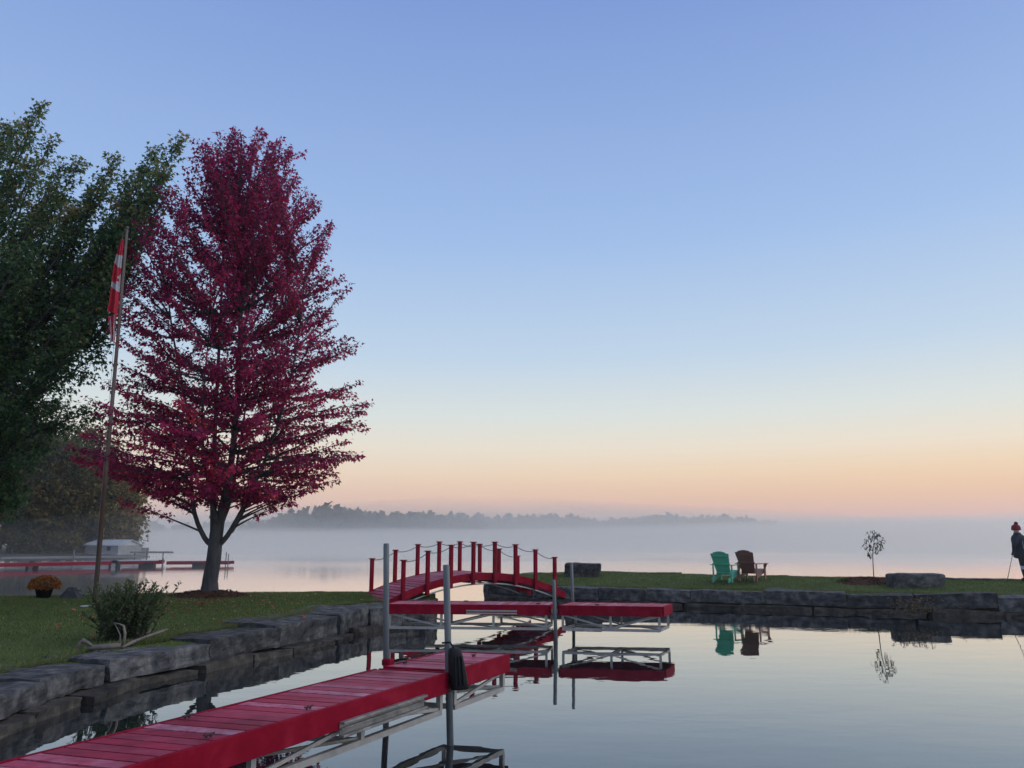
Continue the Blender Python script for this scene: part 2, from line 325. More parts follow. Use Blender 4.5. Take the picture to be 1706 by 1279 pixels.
# ------------------------------------------------------------------ stones
def stone_mesh(name, L, D, H, seed, m, round_=.018, rough=.05, taper=0.0, res=(18,8,6)):
    nx, ny, nz = res; bm = bmesh.new(); bmesh.ops.create_cube(bm, size=1.0)
    idx = {}
    V, Fc = [], []
    def vid(i, j, k):
        q = (i, j, k)
        if q not in idx: idx[q] = len(V); V.append(Vector((i/nx-.5, j/ny-.5, k/nz-.5)))
        return idx[q]
    bm.free()
    for i in range(nx):
        for j in range(ny):
            Fc.append((vid(i,j,nz),vid(i+1,j,nz),vid(i+1,j+1,nz),vid(i,j+1,nz))); Fc.append((vid(i,j+1,0),vid(i+1,j+1,0),vid(i+1,j,0),vid(i,j,0)))
    for i in range(nx):
        for k in range(nz):
            Fc.append((vid(i,0,k),vid(i+1,0,k),vid(i+1,0,k+1),vid(i,0,k+1))); Fc.append((vid(i,ny,k+1),vid(i+1,ny,k+1),vid(i+1,ny,k),vid(i,ny,k)))
    for j in range(ny):
        for k in range(nz):
            Fc.append((vid(0,j,k+1),vid(0,j+1,k+1),vid(0,j+1,k),vid(0,j,k))); Fc.append((vid(nx,j,k),vid(nx,j+1,k),vid(nx,j+1,k+1),vid(nx,j,k+1)))
    out = []
    r2 = random.Random(seed); sk1, sk2, sk3 = r2.uniform(-.12,.12), r2.uniform(-.1,.1), r2.uniform(-.12,.12)
    for v in V:
        p = Vector((v.x*L, v.y*D, v.z*H)); tap = 1-taper*(v.z+.5); p.x *= tap; p.y *= tap
        # round the edges
        hx, hy, hz = L/2, D/2, H/2; r = min(round_, hz*.9)
        q = Vector((max(-hx+r, min(hx-r, p.x)), max(-hy+r, min(hy-r, p.y)), max(-hz+r, min(hz-r, p.z)))); d = p-q
        if d.length > r: p = q + d*(r/d.length)
        p.x += sk1*p.z + sk3*p.y*.6; p.z += sk2*p.x*.25 + (.04*H if False else 0)
        s = Vector((seed*3.7, seed*1.3, 0))
        nv = noise.noise_vector(p*1.3+s)*rough*.7 + noise.noise_vector(p*4+s)*rough*.45 + noise.noise_vector(p*9+s)*rough*.42 + noise.noise_vector(p*20+s)*rough*.2
        # bedding ledges on the faces
        led = (math.floor((p.z/H+.5)*4+noise.noise(p*1.1+s)*1.5) % 2)*rough*.16
        if v.y < -.45: p.y += led
        p += Vector((nv.x*.8, nv.y, nv.z*.6)); out.append(p)
    return mesh(name, out, Fc, m, False)
def wall(root, path, joints, z0, z1, depth, m, seed, out=0.0, hv=.02, rough=.05, gap=.06, dv=.12, lean=.03):
    P = resample(path, 400); Ltot = sum((b-a).length for a, b in zip(P, P[1:]))
    def at(t): 
        x = max(0, min(1, t/Ltot))*399; i = min(int(x), 398); return P[i].lerp(P[i+1], x-i)
    rr = random.Random(seed); t = 0; k = 0
    while t < Ltot-.2:
        L = joints[k % len(joints)]*rr.uniform(.85,1.18); L = min(L, Ltot-t)
        if Ltot-(t+L) < .35: L = Ltot-t
        a, b = at(t), at(t+L); d = (b-a); ang = math.atan2(d.y, d.x); D = depth*rr.uniform(1-dv,1+dv*1.6); zt = (z1((a.y+b.y)/2) if callable(z1) else z1)+rr.uniform(-hv,hv)
        n = Vector((-d.y, d.x, 0)).normalized(); c = (a+b)/2 + n*(D/2-out+rr.uniform(-.05,.05))
        me = stone_mesh('stone', d.length-gap+.06, D, zt-z0, seed*100+k, m, rough=rough)
        link('stone', me, root, (c.x-root.location.x, c.y-root.location.y, (zt+z0)/2-root.location.z), (rr.uniform(-lean,lean), rr.uniform(-lean,lean), ang+rr.uniform(-.05,.05)))
        t += L; k += 1
lw = thing('stone_wall', 'dark dry-laid retaining wall of large slabs along the left lawn', 'stone wall', (-4.3,12,0))
wall(lw, LW, [1.9,1.7,1.5,1.6,1.2,1.75,1.7,1.9,1.3,1.1,1.5], .10, zwall, 1.15, STONE, 3, 0, hv=.025, rough=.055)
wall(lw, LW, [1.35,1.0,1.5,.9,1.4,1.1], -.35, .10, .9, STONE_WET, 11, .24, hv=.035, rough=.07, gap=.12, lean=.05)
# end of the left bank by the channel: slab under the bridge foot and the stones below it
wall(lw, [(-2.0,19.3),(-1.75,20.2),(-2.1,21.2),(-3.4,21.75),(-6,21.85),(-9.2,21.4),(-13,20.3),(-20,19.2),(-30,18.4)], [1.3,1.2,1.6,1.5,1.8], -.35, .52, .9, STONE, 5, 0, hv=.03)
wall(lw, [(-6.4,21.55),(-4.0,21.4)], [1.3], .5, .60, .5, STONE, 8, .1, hv=.01, rough=.03)
rw_ = thing('stone_wall', 'long low wall of grey blocks below the grassy point', 'stone wall', (6,24,0))
wall(rw_, RW, [2.2,1.2,1.0,1.4,1.5,2.1,1.9,1.7,2.0], .15, .52, 1.0, STONE, 21, 0, hv=.03, rough=.06)
wall(rw_, RW, [1.6,2.0,1.3,1.8], -.35, .13, .9, STONE_WET, 23, .18, hv=.03, rough=.07, gap=.1)
wall(rw_, [(-.75,28.6),(-.95,27.2)], [1.4], -.3, .5, .9, STONE, 29, 0)
wall(rw_, list(reversed([(-.6,28.7), (1.3,30.9), (3.9,31.9), (6.2,30.2), (9.1,28.3), (12.4,27.6), (14.5,26.1), (18,25.6), (28,23.8)])), [1.5,1.9,1.2,2.1], -.3, .72, .6, STONE, 31, .05, hv=.035, rough=.05)

# ------------------------------------------------------------------ trees
class Tree:
    def __init__(s, base, seed): s.base = Vector(base); s.wood = MB(); s.P, s.D, s.S, s.C = [], [], [], []; s.r = random.Random(seed)
    def leaf(s, p, d, size, c): s.P.append(p); s.D.append(d); s.S.append(size); s.C.append(c)
    def limb(s, pts, r0, r1, n=8):
        pts = [Vector(p) for p in pts]; m = 3*(len(pts)-1)+1; out = []
        for i in range(m):                                    # Catmull-Rom
            t = i/3; k = min(int(t), len(pts)-2); f = t-k
            p0, p1, p2, p3 = pts[max(k-1,0)], pts[k], pts[k+1], pts[min(k+2, len(pts)-1)]
            out.append(.5*((2*p1)+(p2-p0)*f+(2*p0-5*p1+4*p2-p3)*f*f+(3*p1-p0-3*p2+p3)*f**3))
        s.wood.tube(out, [r0+(r1-r0)*i/(m-1) for i in range(m)], n, False); return out
    def branch(s, a, b, r0, bend, tw=.2, twl=.7, ln=14, size=.11, t0=.22, spread=.10, cbase=.5, flat=.25, droop=.5, twn=3):
        a, b = Vector(a), Vector(b); L = (b-a).length; R_ = s.r; mid = (a+b)/2 + Vector((R_.gauss(0,.05)*L, R_.gauss(0,.05)*L, bend*L)); pts = []
        for i in range(7):
            t = i/6; pts.append(a*(1-t)**2 + mid*2*t*(1-t) + b*t*t)
        s.wood.tube(pts, [max(.004, r0*(1-i/6.5)) for i in range(7)], 4, False)
        n = max(3, int(L*(1-t0)/tw)); cb = max(0, min(1, cbase+R_.gauss(0,.12)))
        for q in range(n+1):
            t = t0+(1-t0)*(q+R_.random()*.6)/(n+.6); t = min(t, 1)
            p = a*(1-t)**2 + mid*2*t*(1-t) + b*t*t; tan = ((mid-a)*(1-t)+(b-mid)*t).normalized()
            side = tan.cross(Vector((0,0,1))); side = side.normalized() if side.length > .1 else Vector((1,0,0))
            up = side.cross(tan)
            ph = R_.uniform(0, 6.283); ld = (side*math.cos(ph) + up*math.sin(ph)*flat + up*.12)
            d = (tan*R_.uniform(.5,1.1) + ld*R_.uniform(.6,1.1)).normalized()
            l = twl*R_.uniform(.45,1.1)*(1.15-.65*t)
            e = p+d*l
            s.wood.tube([p, e], [.006,.003], twn, False)
            for w in range(int(ln*R_.uniform(.7,1.3)*(.6+.4*l/twl))):
                f = R_.uniform(.12,1.06); o = Vector((R_.gauss(0,1), R_.gauss(0,1), R_.gauss(-.25,.8)))*spread
                s.leaf(p+d*(l*f)+o, (d*.5+o.normalized()*.8+Vector((0,0,-droop))).normalized(), size*R_.uniform(.65,1.2), max(0, min(1, cb+R_.gauss(0,.2))))
    def finish(s, name, label, cat, barkm, leafm, group=None, leafshape='maple', nrm_up=.8, kids=True):
        t = thing(name, label, cat, s.base, group=group)
        s.wood.v = [v-s.base for v in s.wood.v]; s.wood.build('trunk', barkm, t, True)
        P = np.array([tuple(p) for p in s.P])-np.array(s.base); D = np.array([tuple(d) for d in s.D]); S_ = np.array(s.S); N = len(P)
        nr = rng.normal(0, .55, (N,3)); nr[:,2] += nrm_up; 
        sd = np.cross(D, nr); sd /= np.linalg.norm(sd, axis=1)[:,None]+1e-9; up = np.cross(sd, D)
        if leafshape == 'maple': sh = [(0,0,0),(-.5,.32,-.12),(-.17,.5,.03),(0,1,-.15),(.17,.5,.03),(.5,.32,-.12)]; T = [(0,4,3,2),(0,2,1,1),(0,5,4,4)]
        else: sh = [(0,0,0),(-.20,.45,.02),(0,1,-.12),(.20,.45,.02)]; T = None
        V = np.stack([P + (sd*a + D*b + up*c)*S_[:,None] for a, b, c in sh], 1); k = len(sh)
        base = (np.arange(N)*k)[:,None]
        if leafshape == 'maple':
            me = bpy.data.meshes.new('crown'); me.vertices.add(N*k); me.vertices.foreach_set('co', V.astype('f4').ravel())
            lp = np.concatenate([base+np.array([[0,4,3,2]]), base+np.array([[0,2,1]]), base+np.array([[0,5,4]])], 1)
            me.loops.add(N*10); me.loops.foreach_set('vertex_index', lp.astype('i4').ravel()); me.polygons.add(N*3)
            st = (np.arange(N)*10)[:,None]+np.array([[0,4,7]]); me.polygons.foreach_set('loop_start', st.astype('i4').ravel()); me.polygons.foreach_set('loop_total', np.tile([4,3,3], N).astype('i4')); me.update(calc_edges=True)
        else: me = tris('crown', V.reshape(-1,3), base+np.array([[0,3,2,1]]))
        at = me.attributes.new('rnd', 'FLOAT', 'POINT'); at.data.foreach_set('value', np.repeat(np.array(s.C), k).astype('f4'))
        me.materials.append(leafm); link('crown', me, t); return t

CRIMSON = leafmat('crimson_leaf', [(0,(.17,.012,.065)),(.35,(.36,.020,.11)),(.65,(.50,.032,.115)),(.87,(.60,.05,.075)),(1,(.58,.15,.06))], .5)
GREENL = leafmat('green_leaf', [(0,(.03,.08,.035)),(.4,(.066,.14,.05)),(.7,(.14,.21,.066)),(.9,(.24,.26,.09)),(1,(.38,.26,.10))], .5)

# --- red maple
RM = (-7.62, 20.0, .74)
T = Tree(RM, 5); b = Vector(RM)
trunk = T.limb([b+Vector((0,0,-.2)), b+Vector((0,0,.25)), (-7.57,20,1.5), (-7.55,20,2.1), (-7.52,20,2.5)], .20, .155, 12)
T.wood.tube([b+Vector((0,0,-.2)), b+Vector((0,0,0)), b+Vector((.01,0,.22))], [.30,.225,.19], 12, False)
Lleft = T.limb([(-7.62,20,2.25),(-7.70,20.05,2.9),(-7.78,20.1,3.6),(-7.9,20.25,5.5),(-8.0,20.35,8),(-8.1,20.3,11.2)], .10, .02, 8)
Lmain = T.limb([(-7.5,20,2.3),(-7.42,19.97,2.9),(-7.28,19.9,3.7),(-7.2,19.85,5.5),(-7.28,19.85,8),(-7.5,19.9,10.5),(-7.75,20,13.0)], .13, .015, 8)
Sl = T.limb([(-7.60,20,1.85),(-7.82,19.95,2.05),(-8.1,19.9,2.65),(-8.22,19.85,3.4),(-8.4,19.8,5),(-8.9,19.6,7.2),(-9.2,19.6,8.6)], .075, .015, 7)
Sr = T.limb([(-7.5,20,1.85),(-7.25,19.95,2.1),(-6.9,19.9,2.75),(-6.55,19.9,3.6),(-6.1,19.9,5),(-5.7,19.8,7),(-5.6,19.8,8.8)], .075, .015, 7)
Sr2 = T.limb([(-7.15,19.95,2.2),(-6.95,20.1,2.7),(-6.75,20.2,3.5),(-6.5,20.5,5.2),(-6.35,20.7,8),(-6.4,20.7,10.6)], .05, .012, 6)
Sb = T.limb([(-7.5,20.05,2.3),(-7.4,20.5,3.2),(-7.5,21.2,5),(-7.4,21.6,7.5)], .07, .012, 6)
Sf = T.limb([(-7.5,19.9,2.4),(-7.6,19.4,3.3),(-7.7,18.9,5),(-7.6,18.7,7.6)], .06, .012, 6)
LEAD = [np.array([tuple(p) for p in l]) for l in (Lleft, Lmain, Sl, Sr, Sr2, Sb, Sf)]
prof_z = [2.9,3.3,3.7,4.2,5.0,5.5,6.2,6.7,7.4,8.2,9.0,10,11,11.9,12.6,13.3]
prof_l = [1.9,2.5,3.1,3.7,3.3,3.0,2.9,2.95,2.8,2.8,2.75,2.55,2.2,1.8,1.2,.55]
prof_r = [1.9,2.4,2.9,3.5,3.4,3.6,3.3,3.4,2.8,2.9,2.85,2.5,2.3,2.05,1.6,.5]
def crad(z, az):
    f = .5+.5*math.cos(az); return np.interp(z, prof_z, prof_r)*f + np.interp(z, prof_z, prof_l)*(1-f)
rr = random.Random(12)
def from_leader(tip, el, main):
    best = None
    for li, l in enumerate(LEAD):
        if main and li > 1: continue
        k0 = int(np.argmin(np.abs(l[:,2]-tip.z))); d = np.hypot(l[k0,0]-tip.x, l[k0,1]-tip.y); zs = max(2.6, tip.z-d*math.tan(el)); k = int(np.argmin(np.abs(l[:,2]-zs)))
        if abs(l[k,2]-zs) > .9 or d < .55: continue
        if best is None or d < best[0]: best = (d, Vector(l[k]))
    return best[1] if best else (from_leader(tip, el, True) if not main else Vector(LEAD[1][min(len(LEAD[1])-3, int(np.argmin(np.abs(LEAD[1][:,2]-tip.z+1.2))))]))
NB = 400                                           # long boughs that make the feathered outline
for i in range(NB):
    zt = 3.0 + 10.35*((i+rr.random())/NB)**1.10; az = i*2.39996 + rr.gauss(0,.25)
    r = crad(zt, az)*(rr.uniform(.84,1.08) if i % 4 else rr.uniform(.55,.8)); el = R(np.interp(zt, [3,5,8,11,13], [0,12,30,46,70]) + rr.gauss(0,5))
    tip = Vector((-7.5 + r*math.cos(az), 20+r*math.sin(az)*.95, zt)); s0 = from_leader(tip, el, rr.random() < .55)
    if (tip-s0).length < .4: continue
    T.branch(s0, tip, .020+.004*(tip-s0).length, (-.07 if zt > 6 else .05), tw=.075, twl=.30, ln=8, size=.102, t0=.27, cbase=.36 + (.10 if zt < 6 else 0), flat=.30, droop=.5, spread=.042)
NB = 150                                           # shorter growth inside the crown
for i in range(NB):
    zt = 3.3 + 8.6*((i+rr.random())/NB); az = i*2.39996 + rr.gauss(0,.4); r = crad(zt, az)*rr.uniform(.2,.6)
    tip = Vector((-7.5 + r*math.cos(az), 20+r*math.sin(az), zt)); s0 = from_leader(tip, R(35), False)
    if (tip-s0).length < .3: continue
    T.branch(s0, tip, .02, 0, tw=.11, twl=.45, ln=11, size=.10, t0=.15, cbase=.30, flat=.4, droop=.5, spread=.07)
# a few long low boughs that stand out of the outline
for x, y, z in ((597,572,20.2),(605,680,19.6),(597,757,19.8),(558,800,19.9),(130,765,19.5),(165,735,19.4),(205,835,20),(490,835,19.7),(235,600,20.1),(230,470,20),(553,465,20.1),(505,255,20),(550,520,19.8),(530,400,20.1),(450,812,19.3),(300,838,19.6),(262,822,19.4),(232,812,20.3),(330,826,19.2),(415,822,19.1),(470,826,20.2),(520,815,19.5),(545,790,20.2),(180,770,19.8),(215,790,19.1),(390,808,18.9),(350,805,18.8),(575,735,20.2),(160,760,20.4)):
    tip = aty(x, y, z); zs = tip.z - abs(tip.x+7.5)*.33
    l = min(LEAD, key=lambda l: min(abs(l[:,2]-zs))*3 + abs(l[int(np.argmin(np.abs(l[:,2]-zs))),0]-tip.x)); s0 = Vector(l[int(np.argmin(np.abs(l[:,2]-zs)))])
    T.branch(s0, tip, .032, .03 if tip.z < 5 else -.05, tw=.07, twl=.32, ln=9, size=.10, cbase=.46, t0=.35, spread=.045)
T.finish('red_maple_tree', 'tall crimson autumn maple beside the lake on the left lawn', 'tree', BARK, CRIMSON)

# --- green maple, its trunk just outside the picture
G0 = Vector((-15.4, 19.6, .55)); T = Tree(G0, 9)
T.limb([G0-Vector((0,0,.2)), G0+Vector((0,0,1.2)), (-15.3,19.6,3.0)], .34, .26, 12)
plumes = [((-13.7,20,13.2),.7), ((-12.4,19.4,11.4),.7), ((-11.4,20.2,11.6),.6), ((-9.75,20.0,12.2),.5), ((-10.4,19.5,10.4),.7), ((-15.2,20.4,12.6),.9), ((-14.6,18.9,11.4),.9), ((-12.9,20.9,11.6),1.0),
          ((-17.2,19.6,13),1.2), ((-18.5,20,10),1.3), ((-11.0,20.6,9.3),1.0), ((-10.8,19.2,8.3),.9), ((-12.2,18.3,9.2),1.1), ((-10.75,19.6,6.8),.85), ((-11.5,18.6,6.3),.9), ((-11.3,20.4,5.4),.8), ((-12.8,17.9,6.6),1.1), ((-13.2,18.2,4.6),1.0), ((-14.6,17.4,5.4),1.1), ((-15,17.6,8.5),1.2), ((-12.0,19.4,4.3),.8), ((-17.5,18.2,7),1.3), ((-13.6,21.3,8.6),1.2), ((-12.6,21.2,5.6),1.0), ((-13.4,19.0,10.4),1.1), ((-14.2,19.8,3.6),.9), ((-11.6,20.2,7.4),1.1), ((-12.4,19.6,7.6),1.3), ((-13.4,19.2,6.4),1.3), ((-12.6,20.4,9.6),1.2), ((-11.7,19.6,10.3),1.0), ((-13.6,20.2,12.2),1.1), ((-14.4,19.6,10.6),1.3), ((-12.4,18.8,5.2),1.1), ((-13.6,18.4,8.2),1.3), ((-14.4,18.6,7.0),1.3), ((-13.3,19.8,3.9),1.0), ((-14.9,18.2,3.4),1.0), ((-10.9,19.8,9.9),.8), ((-10.2,20.1,10.9),.6), ((-13.2,20.4,3.0),.9), ((-13.9,20.0,2.4),.9), ((-12.7,19.8,3.4),.8), ((-14.6,19.0,2.2),.9)]
for pi, (tp, pr_) in enumerate(plumes):
    tp = Vector(tp); s0 = Vector((-15.35, 19.6, 1.6+.22*min(tp.z, 7)))
    mid = s0.lerp(tp, .5) + Vector((-.05*(tp.z-4) if tp.z > 7 else .2, 0, .3 if tp.z < 7 else -.2))
    lp = T.limb([s0, s0.lerp(mid, .5)+Vector((.1,0,.0)), mid, mid.lerp(tp, .55)+Vector((.0,0,.05)), tp], .10 if tp.z > 7 else .06, .012, 6)
    n = int(14+ (tp-s0).length*1.6)
    for q in range(n):
        t = .28+.72*((q+T.r.random())/n)**.9; x = t*(len(lp)-1); k = min(int(x), len(lp)-2); p = lp[k].lerp(lp[k+1], x-k); tan = (lp[k+1]-lp[k]).normalized()
        ax = q*2.4+T.r.gauss(0,.4); o = tan.orthogonal().normalized(); w = tan.cross(o); ln_ = pr_*(.82 if tp.z > 10 else 1)*(1.6-1.3*t)*T.r.uniform(.7,1.25)
        e = p + (tan*T.r.uniform(.55,.9) + (o*math.cos(ax)+w*math.sin(ax))*T.r.uniform(.5,.85))*ln_ + Vector((0,0,-.12*ln_ if tp.z < 8 else 0))
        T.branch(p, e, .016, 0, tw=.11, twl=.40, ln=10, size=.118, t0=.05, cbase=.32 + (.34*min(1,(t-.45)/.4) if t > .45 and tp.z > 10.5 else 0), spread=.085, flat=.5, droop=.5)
tips = [(-20,235),(12,212),(36,205),(66,180),(84,238),(104,275),(131,274),(150,335),(172,300),(191,264),(214,300),(238,285),(262,252),(298,236),(276,325),(252,385),(50,270),(20,300),(120,350),(205,370),(90,330),(225,345),(268,290),(245,330),(160,385),(60,350)]
for q, (x, y) in enumerate(tips):
    tip = aty(x, y, 20+T.r.uniform(-.9,.9)); base_ = tip+Vector((-1.0-.4*T.r.random(), T.r.gauss(0,.3), -3.0-T.r.random())); lp = T.limb([base_-Vector((.7,0,1.0)), base_, base_.lerp(tip,.5)+Vector((-.08,0,.1)), tip], .05, .008, 5)
    for k in range(40):
        t = (k+T.r.random())/40; xx = t*(len(lp)-1); kk = min(int(xx), len(lp)-2); p = lp[kk].lerp(lp[kk+1], xx-kk); tan = (lp[kk+1]-lp[kk]).normalized(); ax_ = k*2.4; o = tan.orthogonal().normalized(); w = tan.cross(o)
        L_ = (.62-.42*t)*T.r.uniform(.7,1.2); e = p+(tan*.85+(o*math.cos(ax_)+w*math.sin(ax_))*.55)*L_
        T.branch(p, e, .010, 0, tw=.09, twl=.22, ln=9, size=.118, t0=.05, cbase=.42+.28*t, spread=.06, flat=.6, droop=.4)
T.finish('green_maple_tree', 'big dark green maple leaning into the picture at the left edge', 'tree', GBARK, GREENL)

# --- trees on the far left bank
OLIVE = leafmat('olive_leaf', [(0,(.035,.045,.016)),(.4,(.085,.088,.026)),(.75,(.18,.145,.04)),(1,(.32,.18,.06))], .4)
def bank_tree(base, h, w, seed, label, cb, name='bank_tree', ln=22, size=.46, droopy=False):
    T = Tree(base, seed); b0 = Vector(base); r = T.r
    ld = T.limb([b0, b0+Vector((.2,0,h*.3)), b0+Vector((r.gauss(0,.5),0,h*.65)), b0+Vector((r.gauss(0,.6),0,h*.97))], .26, .04, 7)
    n = 60
    for q in range(n):
        zt = h*(.12+.88*((q+r.random())/n)); az = q*2.4; rad = w*math.sin(math.pi*min(.97, .14+.80*zt/h))**.7*r.uniform(.65,1.08)
        k = min(range(len(ld)), key=lambda i: abs(ld[i].z-b0.z-max(.6, zt*.8-.3))); 
        e = b0+Vector((rad*math.cos(az), rad*math.sin(az), zt))
        T.branch(ld[k], e, .05, .06, tw=.42, twl=1.7, ln=ln, size=size, t0=.25, cbase=cb, spread=.36, flat=.7, droop=1.2 if droopy else .5)
    return T.finish(name, label, 'tree', GBARK, OLIVE, 'trees on the left shore', leafshape='long' if droopy else 'maple')
bank_tree((-44.4,86,.4), 9.0, 3.6, 31, 'rounded brownish tree at the water end of the left shore', .62)
bank_tree((-48.6,84,.4), 12.0, 4.0, 32, 'olive tree behind the rusty flagpole on the left shore', .5)
bank_tree((-52.5,82,.4), 16.5, 5.0, 33, 'drooping dark willow-like tree left of the flagpole on the far bank', .28, droopy=True)
bank_tree((-58,80,.4), 18, 5.6, 34, 'tall dark tree at the left picture edge on the far bank', .25)
bank_tree((-50.5,92,.4), 15, 4.8, 35, 'hazy olive tree standing behind the others on the left shore', .55)
bank_tree((-50,97,.4), 11, 4.4, 37, 'pale misty tree furthest back on the left shore', .6)
bank_tree((-60,92,.4), 17, 6, 38, 'dark broad tree partly cut by the left picture edge', .2)
bank_tree((-57,94,.4), 15, 5.2, 36, 'tallest shadowed tree at the back of the left shore', .35)
for i, (x, y, s_) in enumerate(((-43.6,85.5,.75),(-46.2,80.5,1.0),(-49.3,79.5,1.1),(-53,78.5,1.2))):
    T = Tree((x,y,.4), 60+i)
    for q in range(16):
        az = q*2.4; e = Vector((x+1.5*s_*math.cos(az), y+1.2*s_*math.sin(az), .4+s_*T.r.uniform(.6,2.0)))
        T.branch((x+.1*math.cos(az),y,.4), e, .03, .1, tw=.3, twl=.8, ln=20, size=.38, t0=.2, cbase=[.2,.5,.3,.25][i], spread=.25, flat=.8)
    T.finish('shore_shrub', ['dark low shrub at the tip of the left shore', 'yellowish shrub in front of the white boathouse on the left shore', 'bushy shrub left of the boathouse on the left shore', 'dark shrub by the far bank at the left edge'][i], 'shrub', GBARK, OLIVE, 'shrubs on the left shore')
BANK = mat('bank_soil', (.03,.035,.02), (.06,.055,.04), .8, .95, .03, 6, coords='World')
land('left_shore', [(-120,60),(-70,66),(-54,76),(-47,79),(-43.2,82),(-42.6,86.5)], [(-140,160),(-80,130),(-58,112),(-48,104),(-44,95),(-42.5,88)], .35, .6, BANK, 50, 10, .15)

# --- far woods: distant masses of trees
WOODS = leafmat('far_foliage', [(0,(.018,.03,.02)),(.5,(.035,.05,.026)),(.8,(.06,.06,.03)),(1,(.11,.045,.035))], .2)
def woods(name, label, pts, seed, dens, leaf=1.5):
    r = np.random.default_rng(seed); Ps, Ds, Ss, Cs = [], [], [], []; rr = random.Random(seed)
    for (x0, y0, h0), (x1, y1, h1) in zip(pts, pts[1:]):
        L = math.hypot(x1-x0, y1-y0); n = max(2, int(L*dens))
        for q in range(n):
            t = (q+rr.random())/n; h = (h0+(h1-h0)*t)*rr.uniform(.6,1.04); x = x0+(x1-x0)*t+rr.gauss(0,3); y = y0+(y1-y0)*t+abs(rr.gauss(0,14)); w = h*rr.uniform(.26,.40); c = min(1, max(0, rr.gauss(.42,.2)))
            if rr.random() < .07: c = 1
            m = 90; d = r.normal(0,1,(m,3)); d /= np.linalg.norm(d, axis=1)[:,None]; rad = r.uniform(.55,1.0,(m,1))**.5
            lob = 1+.22*np.sin(d[:,:1]*5+q)+.15*np.sin(d[:,2:]*7+q*2)
            p = d*rad*lob*np.array([[w,w,h*.5]])+np.array([[x,y,h*.52]])
            p[:,2] = np.maximum(p[:,2], .3)
            Ps.append(p); Ds.append(r.normal(0,1,(m,3))); Ss.append(r.uniform(.6,1.3,m)*leaf*(h/14)); Cs.append(np.clip(c+r.normal(0,.12,m),0,1))
    P = np.concatenate(Ps); D = np.concatenate(Ds); D /= np.linalg.norm(D, axis=1)[:,None]; S_ = np.concatenate(Ss); C = np.concatenate(Cs); N = len(P)
    e = r.normal(0,1,(N,3)); e = np.cross(D, e); e /= np.linalg.norm(e, axis=1)[:,None]
    V = np.stack([P+D*S_[:,None], P+e*S_[:,None]*.7, P-D*S_[:,None]*.8, P-e*S_[:,None]*.7], 1)
    me = tris(name, V.reshape(-1,3), np.arange(N*4).reshape(-1,4)); at = me.attributes.new('rnd', 'FLOAT', 'POINT'); at.data.foreach_set('value', np.repeat(C,4).astype('f4'))
    me.materials.append(WOODS); return tag(link(name, me), label, 'woods', kind='stuff')
def sh(x, top, Y): p = aty(x, top, Y); return (p.x, p.y, p.z)
woods('wooded_headland', 'nearer wooded headland rising from the mist left of centre', [sh(405,872,430), sh(450,860,440), sh(520,846,450), sh(570,849,470), sh(640,856,500), sh(720,860,540), sh(800,866,590)], 41, 1.1, 2.2)
woods('far_woods', 'low misty tree line along the far shore', [sh(150,866,620), sh(260,872,630), sh(330,869,640), sh(420,866,670), sh(560,862,740), sh(700,858,780), sh(850,860,820), sh(960,862,880), sh(1010,866,920), sh(1090,859,950), sh(1180,861,980), sh(1260,866,1040), sh(1330,874,1100), sh(1500,880,1200), sh(1800,884,1350)], 43, .62, 2.6)
FAR = mat('far_land', (.03,.035,.025), (.05,.05,.04), .02, .95, coords='World')
land('far_shore', [(-900,560),(-400,595),(-220,630),(-120,715),(0,760),(150,860),(260,950),(420,1060),(900,1250)], [(-1000,1000),(-400,1100),(-220,1100),(-120,1100),(0,1100),(150,1200),(260,1300),(420,1400),(1000,1600)], .5, 1.5, FAR, 60, 6, .3)
land('headland', [(-190,426),(-140,432),(-110,440),(-70,480),(-25,580)], [(-230,600),(-150,600),(-110,620),(-60,620),(-22,600)], .3, .8, FAR, 30, 6, .2)

